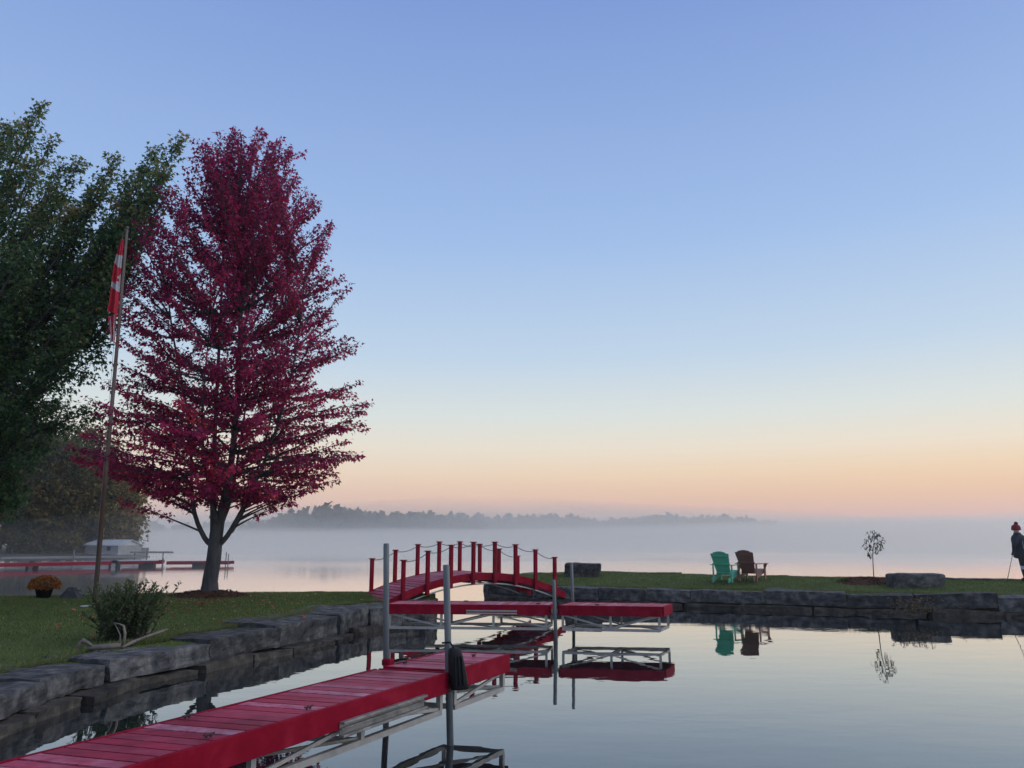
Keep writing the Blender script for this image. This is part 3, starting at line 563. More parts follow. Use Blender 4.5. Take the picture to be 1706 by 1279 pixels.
# ------------------------------------------------------------------ docks
def dock(root, fA, fB, wv, zt, pitch=.15, rnd=1, fascia=.2, truss=True, tz=.34, ends=(True, True), panel=1.25, inset=.0, diag_from=0):
    """one deck section: front edge fA->fB (xy), wv = board direction front to back"""
    o = root.location; fA = Vector((*fA, 0)); fB = Vector((*fB, 0)); w = Vector((*wv, 0)); d = fB-fA; L = d.length; d.normalize()
    loc = lambda p, z: Vector((p.x-o.x, p.y-o.y, z-o.z))
    n = int(round(L/pitch)); pit = L/n; th = .032; g = .02
    q = [fA*0, d*(pit-g), d*(pit-g)+w, w]
    me = mesh('plank', [Vector((p.x, p.y, z)) for z in (-th, 0) for p in q], [(3,2,1,0),(4,5,6,7),(0,1,5,4),(1,2,6,5),(2,3,7,6),(3,0,4,7)], PLANK)
    rr = random.Random(rnd)
    for k in range(n):
        p = fA + d*(k*pit+g/2); link('plank', me, root, loc(p, zt+rr.uniform(-.003,.003)))
    nrm = Vector((-d.y, d.x, 0)); nrm = nrm if nrm.dot(w) > 0 else -nrm
    e = nrm*.022
    MB().beam(loc(fA-e, zt-fascia/2+.008), loc(fB-e, zt-fascia/2+.008), .04, fascia, bev=.004).build('fascia_board', RED, root)
    MB().beam(loc(fA+w+e, zt-fascia/2+.004), loc(fB+w+e, zt-fascia/2+.004), .04, fascia, bev=.004).build('fascia_board', RED, root)
    if ends[0]: MB().beam(loc(fA-d*.022-e*.1, zt-fascia/2+.005), loc(fA-d*.022+w, zt-fascia/2+.005), .04, fascia, bev=.004).build('end_board', RED, root)
    if ends[1]: MB().beam(loc(fB+d*.022, zt-fascia/2+.005), loc(fB+d*.022+w, zt-fascia/2+.005), .04, fascia, bev=.004).build('end_board', RED, root)
    if truss:
        zb = zt-fascia+.01; s = .052; m = max(1, int(round(L/panel)))
        for side, off in (('f', e*1.5), ('b', w-e*1.5)):
            MB().beam(loc(fA+off+d*.05, tz), loc(fB+off-d*.05, tz), s, s).build('lower_chord', METAL, root)
            for k in range(m+1):
                p = fA+off+d*(.06+(L-.12)*k/m); MB().beam(loc(p, tz+s/2), loc(p, zb), s*.95, s*.95, up=d).build('truss_post', METAL, root)
                if k < m:
                    p2 = fA+off+d*(.06+(L-.12)*(k+1)/m); a, b_ = (p, p2) if (k+diag_from) % 2 else (p2, p)
                    MB().beam(loc(a, tz+.03), loc(b_, zb), s*.5, s*.6).build('truss_brace', METAL, root)
        for k in range(m+1):
            p = fA+d*(.06+(L-.12)*k/m); MB().beam(loc(p+e*2, tz+.004), loc(p+w-e*2, tz+.004), s*.9, s*.9).build('cross_tie', METAL, root)
            if k < m:
                p2 = fA+d*(.06+(L-.12)*(k+1)/m); MB().beam(loc(p+e*2, tz+.03), loc(p2+w-e*2, tz+.03), s*.5, s*.5).build('cross_brace', METAL, root)
RUSTC = mat('rusted_cleat', (.05,.02,.018), (.03,.014,.014), 9, .8)
def cleat(root, p, ang):
    o = root.location; m = MB(); q = Vector(p)-o
    dx = Vector((math.cos(ang), math.sin(ang), 0)); m.tube([q-dx*.05+Vector((0,0,.022)), q-dx*.02+Vector((0,0,.018)), q+dx*.02+Vector((0,0,.018)), q+dx*.05+Vector((0,0,.022))], [.006,.010,.010,.006], 7)
    m.tube([q-dx*.025, q-dx*.018+Vector((0,0,.018))], .009, 6); m.tube([q+dx*.018, q+dx*.018+Vector((0,0,.018))], .009, 6)
    m.build('cleat', RUSTC, root)
def pipe(root, a, b, r, name='pipe_post', cap=True):
    o = root.location; a, b = Vector(a)-o, Vector(b)-o; u = (b-a).normalized()
    m = MB().tube([a, b-u*.012, b], [r, r, r*.8], 14); p = m.build(name, PIPE, root, False)
    for pl in p.data.polygons: pl.use_smooth = len(pl.vertices) == 4
    return p
# near dock
ax = Vector((-.4527,-.8917)); E0 = Vector((-.06, 9.6)); WV = (-.74, .22)
nd = thing('dock', 'red board dock on a metal truss reaching out from the bottom left corner', 'dock', (-1.5,7,0))
pt = lambda s: tuple(E0+ax*s)
dock(nd, pt(0), pt(1.22), WV, .72, rnd=3, ends=(True, True), panel=1.2)
dock(nd, pt(1.38), pt(9.2), WV, .715, rnd=4, panel=1.3, diag_from=1)
MB().beam(Vector((*pt(1.22),.60))-nd.location, Vector((*pt(1.38),.60))-nd.location, .05, .09).build('joint_bracket', BLACK, nd)
MB().beam(Vector((pt(1.22)[0]+WV[0],pt(1.22)[1]+WV[1],.60))-nd.location, Vector((pt(1.38)[0]+WV[0],pt(1.38)[1]+WV[1],.60))-nd.location, .05, .09).build('joint_bracket', BLACK, nd)
pipe(nd, (-.585,8.44,-1.2), (-.705,8.46,1.80), .036)
pipe(nd, (-1.33,8.90,-1.2), (-1.425,8.90,2.02), .033)
MB().tube([Vector((-.657,8.455,.72))-nd.location, Vector((-.645,8.45,.52))-nd.location], .046, 12).build('pipe_sleeve', PIPE, nd, True)
MB().box(Vector((-1.36,8.86,.745))-nd.location, (.11,.10,.07), Euler((0,0,-.47)).to_matrix(), .012).build('pipe_bracket', RED, nd)
for s_, f_, a_ in ((1.05,.12,.3),(.28,.35,.2),(3.35,.1,.5),(3.9,.92,.4),(4.35,.12,.4),(1.0,.9,.4)):
    p = Vector(pt(s_))+Vector(WV)*f_; cleat(nd, (p.x, p.y, .722), math.atan2(-ax.y, -ax.x)+a_*0)
# metal bumper rail on the dock's side
OLDM = mat('scuffed_metal', (.10,.10,.095), (.30,.29,.27), 7, .5, .004, 25, metal=.4)
nrm2 = Vector((.8917,-.4527)); br_ = thing('bumper_rail', 'scuffed silver channel rail fixed low on the near dock side', 'rail', (-1.5,7.1,.5))
q0, q1 = Vector(pt(1.86))+nrm2*.05, Vector(pt(3.12))+nrm2*.05
for nm, z, w_, h_, off in (('rail_plate', .53, .012, .12, .0), ('rail_lip', .582, .05, .02, .025), ('rail_rib', .535, .03, .014, .014), ('rail_lip', .478, .05, .02, .025)):
    MB().beam(Vector((q0.x+nrm2.x*off, q0.y+nrm2.y*off, z))-br_.location, Vector((q1.x+nrm2.x*off, q1.y+nrm2.y*off, z))-br_.location, w_, h_, bev=.003).build(nm, OLDM, br_)
# black fender hanging at the post
fd = thing('dock_fender', 'black rubber fender hung on the leaning pipe post of the near dock', 'fender', (-.585,8.33,.56), R(26))
m = MB()
secs = [(.0,.088,.055,.045),(.02,.098,.062,.045),(.2,.086,.062,.02),(.33,.072,.058,.0),(.385,.062,.05,-.008),(.405,.045,.036,-.01)]
V, Fc, nn = [], [], 16
for z, rx, ry, dx in secs:
    for k in range(nn):
        a = 2*math.pi*k/nn; ca, sa = math.cos(a), math.sin(a); ex = .55
        V.append((dx+rx*math.copysign(abs(ca)**ex, ca), ry*math.copysign(abs(sa)**ex, sa), z))
for i in range(len(secs)-1):
    for k in range(nn): Fc.append((i*nn+k, i*nn+(k+1)%nn, (i+1)*nn+(k+1)%nn, (i+1)*nn+k))
Fc += [tuple(range(nn-1,-1,-1)), tuple((len(secs)-1)*nn+k for k in range(nn))]
MB().add(V, Fc).build('fender_body', BLACK, fd, True)
for dx in (-.045, 0, .045): MB().beam((dx+.025,-.071,.05), (dx*.8+.005,-.064,.33), .014, .014, bev=.003).build('fender_rib', BLACK, fd)
MB().tube([(-.01,0,.40),(-.05,.03,.46),(-.11,.10,.45)], .01, 6).build('fender_strap', BLACK, fd)
# middle dock
md = thing('dock', 'red dock on a silver truss crossing the middle of the pond', 'dock', (0,16.5,0))
dock(md, (3.02,16.08), (.98,16.42), (.33,.78), .70, rnd=7, panel=1.1, tz=.23)
dock(md, (.76,16.45), (-2.62,16.72), (.16,.85), .70, rnd=8, panel=1.15, diag_from=1, tz=.23)
MB().beam(Vector((.98,16.50,.58))-md.location, Vector((.76,16.52,.58))-md.location, .05, .08).build('joint_bracket', METAL, md)
pipe(md, (.93,16.36,-1.2), (.86,16.36,1.215), .038)
pipe(md, (1.36,17.40,-1.2), (1.31,17.40,1.52), .034)
for p, a in (((1.75,16.40,.702),.1),((2.25,16.9,.702),.1),((.55,16.62,.702),.1),((-1.0,17.3,.702),.1)): cleat(md, p, a)
mr_ = thing('bumper_rail', 'silver double rail along the front of the middle dock', 'rail', (-.6,16.5,.5))
for z in (.585, .535): MB().beam(Vector((.10,16.445,z))-mr_.location, Vector((-.95,16.53,z))-mr_.location, .03, .03, bev=.003).build('rail_tube', METAL, mr_)
# cylinder posts at the shore end
for nm in (): pass

# ------------------------------------------------------------------ arched bridge
B0 = Vector((-2.72, 19.55, 0)); BD = Vector((.812, .584, 0)); ang = math.atan2(BD.y, BD.x); BL_, BW = 4.78, 1.62
bridge = thing('footbridge', 'small red arched footbridge with rope-linked posts over the channel', 'bridge', B0, ang)
zd = lambda s: .70 + .44*(1-(2*s/BL_-1)**2)
N_ = 37; s0, s1 = -.45, BL_+.42; ppm = mesh('plank', *(lambda m: (m.v, m.f))(MB().box((0,0,-.016), (.126, BW, .032), None, .003)), PLANK)
for k in range(N_):
    s = s0+(s1-s0)*(k+.5)/N_; sl = (zd(s+.02)-zd(s-.02))/.04; link('plank', ppm, bridge, (s, BW/2, zd(s)), (0, -math.atan(sl), 0))
for y in (.0, BW):
    V, Fc = [], []
    for i in range(25):
        s = s0+(s1-s0)*i/24
        for dy in (-.03,.03):
            for dz in (-.175, .012): V.append((s, y+dy, zd(s)+dz))
    for i in range(24):
        a = i*4; c = a+4; Fc += [(a,c,c+1,a+1),(a+2,a+3,c+3,c+2),(a+1,c+1,c+3,a+3),(a,a+2,c+2,c)]
    Fc += [(0,1,3,2),(96,98,99,97)]
    MB().add(V, Fc).build('side_beam', RED, bridge)
    V = []
    m = MB(); pts = [(s0+.55+(s1-s0-1.0)*i/20, y, zd(s0+.55+(s1-s0-1.0)*i/20)-.27-.0*i) for i in range(21)]; m.tube(pts, .022, 6); m.build('lower_arch', METAL, bridge, True)
    yo = y-.075 if y == 0 else y+.075; tops = []
    for k in range(8):
        s = BL_*k/7; ht = .80
        p = MB().box((0,0,(ht-.26)/2), (.088,.088,ht+.26), None, .005).build('post', RED, bridge, loc=(s, yo, zd(s)))
        MB().box((0,0,ht+.012), (.135,.135,.028), None, .004).build('post_cap', RED, p); tops.append(Vector((s, yo, zd(s)+ht-.02)))
    for a, b_ in zip(tops, tops[1:]):
        MB().tube([a.lerp(b_, t)+Vector((0,0,-.28*t*(1-t)*1.0)) for t in [i/8 for i in range(9)]], .009, 5).build('rope', BLACK, bridge, True)
for k in range(6):
    s = .6+(BL_-1.2)*k/5; MB().beam((s,.05,zd(s)-.21), (s,BW-.05,zd(s)-.21), .05, .05).build('cross_tie', BLACK, bridge)

# ------------------------------------------------------------------ far dock, platform, boathouse on the left
fdk = thing('dock', 'long low red dock on the lake behind the flagpole and red maple', 'dock', (-26,53,0))
def simple_run(root, a, b, w, zt, pit, pm=PLANK, fh=.22):
    o = root.location; a, b = Vector((*a,0)), Vector((*b,0)); d = b-a; L = d.length; d.normalize(); n = Vector((-d.y, d.x, 0)); k = int(L/pit)
    me = mesh('plank', *(lambda m: (m.v, m.f))(MB().beam((0,0,-.02), n*w+Vector((0,0,-.02)), pit-.03, .04)), pm)
    for i in range(k):
        p = a+d*(i+.5)*pit; link('plank', me, root, (p.x-o.x, p.y-o.y, zt-o.z))
    for off in (-.03, w+.03): MB().beam(a+n*off+Vector((0,0,zt-fh/2-.005))-o, b+n*off+Vector((0,0,zt-fh/2-.005))-o, .05, fh).build('fascia_board', RED, root)
simple_run(fdk, (-36,47.6), (-27.2,54.6), 1.0, .40, .6)
simple_run(fdk, (-27.2,54.6), (-24.6,55.6), 2.2, .40, .6, METAL)
simple_run(fdk, (-24.6,56.2), (-20.2,56.6), 1.0, .34, .6)
for x, y in ((-31.5,51.8),(-27.4,54.4)):
    wh = MB().tube([Vector((x,y-.12,.12))-fdk.location, Vector((x+.02,y+.14,.12))-fdk.location], .36, 18).build('wheel', BLACK, fdk)
    MB().tube([Vector((x,y-.14,.12))-fdk.location, Vector((x,y-.10,.12))-fdk.location], .16, 12).build('hub', METAL, wh)
MB().box(Vector((-22.4,56.5,.08))-fdk.location, (.8,.6,.36), None, .05).build('float', BLACK, fdk)
MB().box(Vector((-25.6,55.4,.1))-fdk.location, (1.0,.6,.36), None, .05).build('float', BLACK, fdk)
for x, y, h in ((-20.3,56.4,.85),(-20.9,57.6,.95),(-22.0,57.4,.9),(-24.5,55.4,.6)): pipe(fdk, (x,y,-.8), (x,y,h), .035)
f2 = thing('dock', 'weathered grey dock with posts in front of the low white boathouse', 'dock', (-34,66,0))
GREYW = mat('grey_boards', (.26,.25,.24), (.17,.165,.16), 5, .8, .003, 30)
def run2(a, b, w, zt, pit=.7):
    o = f2.location; a, b = Vector((*a,0)), Vector((*b,0)); d = b-a; L = d.length; d.normalize(); n = Vector((-d.y, d.x, 0))
    me = mesh('plank', *(lambda m: (m.v, m.f))(MB().beam((0,0,-.02), n*w+Vector((0,0,-.02)), pit-.02, .05)), GREYW)
    for i in range(int(L/pit)): p = a+d*(i+.5)*pit; link('plank', me, f2, (p.x-o.x, p.y-o.y, zt))
    MB().beam(a+Vector((0,0,zt-.09))-o, b+Vector((0,0,zt-.09))-o, .05, .1).build('side_beam', GREYW, f2)
run2((-40.5,62.5), (-31,67.5), 1.3, .45); run2((-33.5,69.0), (-29.5,68.6), .9, .78)
for x, y in ((-36,64.7),(-31.2,67.3),(-33.2,69.3),(-30.4,68.6)): pipe(f2, (x,y,-.8), (x,y,1.0 if y < 68 else .76), .05)
WSH = mat('weathered_siding', (.20,.205,.205), (.30,.30,.30), 3, .8, .004, 12)
bh = thing('boathouse', 'small low boathouse with a pale metal roof on the left shore', 'boathouse', (-41.6,82.0,.25), R(-24))
WHITEW = mat('white_siding', (.52,.53,.52), (.42,.43,.43), 3, .7, .004, 12); ROOFM = mat('pale_roof', (.5,.54,.56), (.4,.43,.46), 2, .45, .003, 10, metal=.2)
m = MB(); Lb, Db, hb = 4.9, 2.8, .92
m.box((0,0,hb/2), (Lb,Db,hb)); m.build('wall', WSH, bh)
for sx_ in (-1, 1): MB().add([(sx_*Lb/2,-Db/2,hb),(sx_*Lb/2,Db/2,hb),(sx_*Lb/2,0,hb+.56),(sx_*(Lb/2-.06),-Db/2,hb),(sx_*(Lb/2-.06),Db/2,hb),(sx_*(Lb/2-.06),0,hb+.56)], [(0,1,2),(5,4,3),(0,2,5,3),(1,4,5,2),(0,3,4,1)]).build('gable', WHITEW, bh)
for sy in (-1, 1):
    rf = MB().beam((-Lb/2-.2, sy*Db*.27, hb+.28), (Lb/2+.2, sy*Db*.27, hb+.28), Db*.62, .05, up=Vector((0, sy*.36, 1))).build('roof', ROOFM, bh)
    for k in range(9):
        x = -Lb/2+Lb*k/8; MB().beam((x, sy*Db*.56, hb+.145), (x, sy*.06, hb+.53), .03, .03).build('roof_seam', ROOFM, rf)
MB().box((-.6,-Db/2-.01,.5), (.9,.03,.75)).build('door', GREYW, bh); MB().box((1.1,-Db/2-.01,.6), (.55,.03,.4)).build('window', BLACK, bh)

# ------------------------------------------------------------------ flagpole and flags
fp = onland(157, 1012, BL); gz = ground(fp.x, fp.y, BL); RUST = mat('rusty_pole', (.085,.045,.03), (.17,.14,.12), 3, .7, .002, 30, metal=.2, stretch=(1,1,.25))
pole = thing('flagpole', 'tall weathered metal flagpole standing on the left lawn', 'flagpole', (fp.x, fp.y, gz))
ph = aty(208, 382, fp.y).z-gz; lean = -.13
MB().tube([(0,0,-.1),(lean*.5,0,ph*.5),(lean,0,ph)], [.053,.044,.028], 12).build('pole_shaft', RUST, pole, True)
MB().lathe([(.0,ph),(.03,ph+.01),(.04,ph+.04),(.02,ph+.075),(0,ph+.08)], 10, (lean,0,0)).build('finial', PIPE, pole, True)
MB().tube([(lean-.08,-.02,ph-.1),(-.10,-.03,ph*.4),(-.06,-.03,1.1)], .004, 4).build('halyard', GREYW, pole)
FR = mat('flag_red', (.45,.012,.03), (.36,.010,.025), 6, .8, .002, 60); FW = mat('flag_white', (.42,.42,.43), (.34,.34,.36), 6, .8, .002, 60)
def flag(name, label, top_px, bot_px, wtop, wbot, fn, seed):
    zt, zb = aty(200, top_px, fp.y).z, aty(200, bot_px, fp.y).z; nu, nv = 28, 96; V, Fc, fm = [], [], []
    f = thing(name, label, 'flag', (fp.x, fp.y, zt))
    for j in range(nv+1):
        t = j/nv; z = (zb-zt)*t; w = wtop+(wbot-wtop)*t**.8; px = lean*(zt+z-gz)/ph-.045
        for i in range(nu+1):
            u = i/nu; fold = math.sin(u*9+seed+t*1.5)*.035*(.4+t)+.02*math.sin(u*21+t*5+seed)
            V.append((px-w*u-.02*math.sin(t*6)*t, -.05+fold, z - .05*u*math.sin(t*3+u*3) - .10*u*(1-t)))
    for j in range(nv):
        for i in range(nu): Fc.append((j*(nu+1)+i, j*(nu+1)+i+1, (j+1)*(nu+1)+i+1, (j+1)*(nu+1)+i)); fm.append(fn((i+.5)/nu, (j+.5)/nv))
    link('cloth', mesh('cloth', V, Fc, None, True, [FR, FW], fm), f); return f
def ca(u, t):
    t = t+.05*(u-.5)
    if t < .20 or t > .69: return 0
    if t < .345+.03*(1-u): return 1
    if t < .61:                                      # visible half of the leaf, serrated edge towards the pole
        edge = .16 if abs(t-.50) > .04 else .40*(1-abs(t-.50)/.04)+.02
        if t > .56 and .15 < u < .45: return 1
        return 1 if u < edge*.8 and t > .46 else 0
    return 1
flag('flag', 'limp red and white maple-leaf flag hanging at the pole top', 398, 523, .07, .235, ca, 1.0)
flag('flag', 'limp red and white striped flag hanging just below the maple-leaf flag', 520, 572, .19, .10, lambda u, t: 1 if ((u+.12*t)*3.4) % 1 > .68 else 0, 2.2)

# ------------------------------------------------------------------ things on the left lawn
def mound(name, label, c, rx, ry, h, seed, gt):
    V, Fc, n, k = [], [], 40, 8
    for j in range(k+1):
        for i in range(n):
            a = 2*math.pi*i/n; t = j/k; x, y = c[0]+rx*t*math.cos(a)*(1+.12*math.sin(3*a+seed)), c[1]+ry*t*math.sin(a)*(1+.1*math.sin(2*a)); 
            V.append((x-c[0], y-c[1], ground(x, y, gt)-c[2]+h*(1-t**2.2)+.035*noise.noise(Vector((x*7,y*7,seed)))*(1-t*.6)-.01*t-(.05 if j==k else 0)))
    for j in range(k):
        for i in range(n): Fc.append((j*n+i, j*n+(i+1)%n, (j+1)*n+(i+1)%n, (j+1)*n+i)[::-1])
    Fc.append(tuple(range(n)))
    o = link(name, mesh(name, V, Fc, MULCH, False), None, c); tag(o, label, 'mulch'); 
    m = MB(); r = random.Random(seed)
    for q in range(260):
        a, t = r.uniform(0,6.28), math.sqrt(r.random()); x, y = rx*t*.97*math.cos(a), ry*t*.97*math.sin(a); z = ground(c[0]+x, c[1]+y, gt)-c[2]+h*(1-t**2.2)
        m.box((x,y,z+.012), (r.uniform(.04,.1), .025, .012), Euler((r.gauss(0,.5), r.gauss(0,.5), r.uniform(0,6))).to_matrix())
    tag(m.build('bark_chips', MULCH, o), kind='stuff'); return o
mound('mulch_ring', 'dark mulch mound around the red maple trunk', (-7.6,20.0,ground(-7.6,20,BL)), 1.05, .75, .15, 1, BL)
# flower pot
pp = onz(72, 996, .6); pp = Vector((pp.x, 19.35, 0)); pp.x = onz(72,996,.6).x*19.35/onz(72,996,.6).y; pp.z = ground(pp.x, pp.y, BL)
pot = thing('flower_pot', 'black pot of rust-orange chrysanthemums near the lawn edge', 'flower pot', pp)
MB().lathe([(.14,0),(.20,.24),(.215,.24),(.215,.27),(.185,.27),(.18,.22)], 18).build('pot', BLACK, pot, True)
T = Tree(pp, 77)
for q in range(1500):
    a, e = T.r.uniform(0,6.283), math.asin(T.r.uniform(-.12,1)); rad = .31*T.r.uniform(.86,1.05); p = pp+Vector((rad*math.cos(e)*math.cos(a)*1.05, rad*math.cos(e)*math.sin(a)*1.05, .27+rad*math.sin(e)*.82))
    T.leaf(p, Vector((math.cos(a)*math.cos(e)+T.r.gauss(0,.6), math.sin(a)*math.cos(e)+T.r.gauss(0,.6), math.sin(e)*.5+T.r.gauss(0,.5))).normalized(), .055, T.r.random())
ORANGE = leafmat('rust_petals', [(0,(.03,.05,.015)),(.22,(.05,.06,.02)),(.3,(.22,.06,.012)),(.7,(.42,.13,.02)),(1,(.50,.22,.05))], .2)
tt = T.finish('x', 'x', 'x', GBARK, ORANGE, nrm_up=.2)
for ch in list(tt.children):
    if ch.name.startswith('trunk'): bpy.data.objects.remove(ch)
    else: ch.parent = pot; ch.name = 'flowers'
bpy.data.objects.remove(tt)
# boulder
bp = Vector((pp.x+ (112-72)/1330*19.4+.05, 19.45, 0)); bp.z = ground(bp.x, bp.y, BL)
bo = link('boulder', stone_mesh('boulder', .58, .45, .36, 91, mat('dark_rock', (.012,.014,.014), (.025,.027,.027), 3, .7, .015, 12, c3=(.10,.10,.10)), .10, .05, .78), None, (bp.x, bp.y, bp.z+.09)); tag(bo, 'dark rounded boulder right of the orange flower pot', 'boulder')
# small ground plate and pale stone at the flagpole foot
g1 = onland(146, 1011, BL); tag(link('flat_stone', stone_mesh('flat_stone', .26, .16, .035, 95, WHITEW, .012, .008), None, (g1.x, g1.y, ground(g1.x, g1.y, BL)+.02)), 'small pale flat stone just left of the flagpole foot', 'stone')
# shrub by the wall
sp_ = onland(207, 1066, BL); sp_.z = ground(sp_.x, sp_.y, BL)
T = Tree(sp_, 51); r = T.r
SHRUB = leafmat('shrub_leaf', [(0,(.022,.045,.016)),(.5,(.05,.085,.03)),(.85,(.09,.12,.045)),(1,(.15,.12,.07))], .35)
for q in range(150):
    az = r.uniform(0,6.283); l = r.uniform(.35,1.0); sp0 = sp_+Vector((r.gauss(0,.16), r.gauss(0,.12), -.02)); out = r.uniform(.1,.62)
    e = sp0+Vector((math.cos(az)*out*1.15, math.sin(az)*out*.8, l))
    mid = sp0.lerp(e,.5)+Vector((0,0,.08)); pts = [sp0*(1-t)**2+mid*2*t*(1-t)+e*t*t for t in (0,.25,.5,.75,1)]
    T.wood.tube(pts, [.007,.006,.005,.004,.002], 4, False)
    n = int(46*l)
    for k in range(n):
        t = .12+.88*k/n; p = sp0*(1-t)**2+mid*2*t*(1-t)+e*t*t; d = (e-sp0).normalized()*.7+Vector((r.gauss(0,.8), r.gauss(0,.8), r.gauss(.15,.4)))
        T.leaf(p, d.normalized(), r.uniform(.06,.10)*(1.15-.3*t), min(1,max(0,.32+.45*t+r.gauss(0,.15))))
for (x, y) in ((232,975),(245,985),(258,972),(279,977),(210,972),(150,985),(220,985),(268,985)):
    e = aty(x, y, sp_.y+r.uniform(-.2,.2)); sp0 = sp_+Vector((r.gauss(0,.1), r.gauss(0,.1), -.02)); mid = sp0.lerp(e,.5)+Vector((0,0,.12))
    pts = [sp0*(1-t)**2+mid*2*t*(1-t)+e*t*t for t in (0,.25,.5,.75,1)]; T.wood.tube(pts, [.008,.007,.005,.004,.002], 4, False)
    for k in range(60):
        t = .25+.75*k/60; p = sp0*(1-t)**2+mid*2*t*(1-t)+e*t*t; d = (e-sp0).normalized()*.8+Vector((r.gauss(0,.7), r.gauss(0,.7), r.gauss(.2,.3)))
        T.leaf(p, d.normalized(), r.uniform(.05,.085), min(1,max(0,.3+.35*t+r.gauss(0,.15))))
T.finish('willow_shrub', 'leafy green shrub beside the flagpole at the wall edge', 'shrub', GBARK, SHRUB, leafshape='long', nrm_up=.4)
# driftwood
zg = .42
def dw(px): return [onz(x, y, zg) if z is None else aty(x, y, z) for x, y, z in px]
Yd = onz(200, 1082, zg).y
d1 = thing('driftwood', 'curved pale driftwood root standing as an arch by the shrub', 'driftwood', tuple(onz(165,1084,zg)))
def wood(root, pts, rad, name):
    o = root.location; MBt = MB().tube([p-o for p in pts], [r_*.72 for r_ in rad], 9)
    for i, v in enumerate(MBt.v): MBt.v[i] = v + noise.noise_vector(v*14)*.012
    MBt.build(name, DRIFT, root, True)
wood(d1, [aty(130,1084,Yd), aty(133,1072,Yd), aty(139,1067,Yd), aty(148,1072,Yd), aty(156,1077,Yd)], [.05,.055,.045,.035,.025], 'root_stub')
wood(d1, [aty(136,1083,Yd+.05), aty(160,1079,Yd), aty(185,1076,Yd), aty(201,1074,Yd)], [.05,.06,.06,.045], 'log')
wood(d1, [aty(206,1074,Yd+.03), aty(208,1055,Yd+.03), aty(206,1043,Yd+.03), aty(199,1039,Yd+.03), aty(189,1038,Yd+.03)], [.028,.026,.022,.018,.010], 'arch')
wood(d1, [aty(199,1075,Yd), aty(200,1058,Yd), aty(196,1048,Yd), aty(191,1039,Yd)], [.02,.015,.012,.006], 'arch_prong')
d2_ = thing('driftwood', 'straight pale driftwood pole lying on the wall right of the shrub', 'driftwood', tuple(onz(240,1068,zg)))
Ye = onz(215,1077,zg).y
wood(d2_, [aty(203,1078,Ye), aty(221,1070,Ye+.25), aty(240,1062,Ye+.55), aty(262,1054,Ye+.9), aty(279,1048,Ye+1.15)], [.035,.04,.038,.03,.022], 'pole')
d3 = thing('driftwood', 'short pale driftwood chunk behind the longer driftwood pole', 'driftwood', tuple(onz(250,1054,zg)))
wood(d3, [aty(243,1056,Ye+1.1), aty(250,1051,Ye+1.2), aty(258,1049,Ye+1.35)], [.03,.045,.025], 'chunk')

T = Tree((-7.5,18,.5), 202)
for q in range(420):
    a = T.r.uniform(0,6.283); d = abs(T.r.gauss(0,3.2)); x, y = -7.3+d*math.cos(a)*1.1, 18.6+d*math.sin(a)*.9; z = ground(x, y, BL)
    if z > .2: T.leaf(Vector((x, y, z+.035)), Vector((T.r.gauss(0,1), T.r.gauss(0,1), T.r.gauss(0,.15))).normalized(), T.r.uniform(.06,.11), T.r.random())
FALL = leafmat('fallen_leaf', [(0,(.22,.03,.03)),(.6,(.36,.08,.03)),(1,(.40,.26,.14))], .2)
tt = T.finish('x', 'x', 'x', GBARK, FALL, nrm_up=2.5); lv = [c for c in tt.children if c.name.startswith('crown')][0]; loc_ = tt.location.copy()
for c in list(tt.children):
    if c is not lv: bpy.data.objects.remove(c)
lv.parent = None; lv.location = loc_; lv.name = 'fallen_leaves'; bpy.data.objects.remove(tt); tag(lv, 'fallen red and tan leaves scattered over the left lawn', 'leaves', kind='stuff')
# ------------------------------------------------------------------ things on the point
CHM = {}
def chair(name, label, loc, rz, m):
    c = thing(name, label, 'chair', loc, rz, 'lawn chairs on the point')
    W = .56; tilt = R(24)
    sd = Vector((0, -math.sin(tilt), math.cos(tilt)))       # the back leans rearwards (-Y)
    b0 = Vector((0, -.12, .26))
    n = 6
    for k in range(n):
        f = (k-(n-1)/2)/((n-1)/2); Lk = .80-.075*f*f; x0, x1 = f*.17, f*.26
        a, b_ = b0+Vector((x0,0,0)), b0+sd*Lk+Vector((x1,0,0))
        MB().beam(a, b_, .1+.004*abs(f), .022, up=Vector((0, math.cos(tilt), math.sin(tilt))), bev=.003).build('back_slat', m, c)
    for L_, w_ in ((.36,.60),(.64,.50),(.05,.46)):
        p = b0+sd*L_+Vector((0,-.026,-.01)); MB().beam(p-Vector((w_/2,0,0)), p+Vector((w_/2,0,0)), .03, .06, up=sd, bev=.003).build('back_rail', m, c)
    for k in range(6):
        y = -.08+k*.098; MB().box((0,y,.255+.022*k), (W,.088,.022), Euler((R(12),0,0)).to_matrix(), .003).build('seat_slat', m, c)
    for s in (-1, 1):
        MB().beam((s*.27,-.42,.05), (s*.27,.46,.33), .03, .12, bev=.003).build('stringer', m, c)
        MB().box((s*.315,.40,.265), (.03,.11,.53), None, .003).build('leg', m, c)
        MB().box((s*.315,-.22,.27), (.03,.08,.54), None, .003).build('leg', m, c)
        MB().box((s*.345,.12,.555), (.135,.80,.024), None, .01).build('armrest', m, c)
        MB().add([(s*.333,.36,.54),(s*.333,.44,.54),(s*.333,.40,.38),(s*.40,.36,.54),(s*.40,.44,.54)], [(0,1,2),(0,3,4,1),(1,4,2),(0,2,3),(3,2,4)]).build('arm_bracket', m, c)
    return c
GRN = mat('green_plastic', (.09,.46,.30), (.075,.39,.25), 3, .5, .001, 30); BRN = mat('brown_plastic', (.19,.085,.068), (.15,.065,.052), 3, .5, .001, 30)
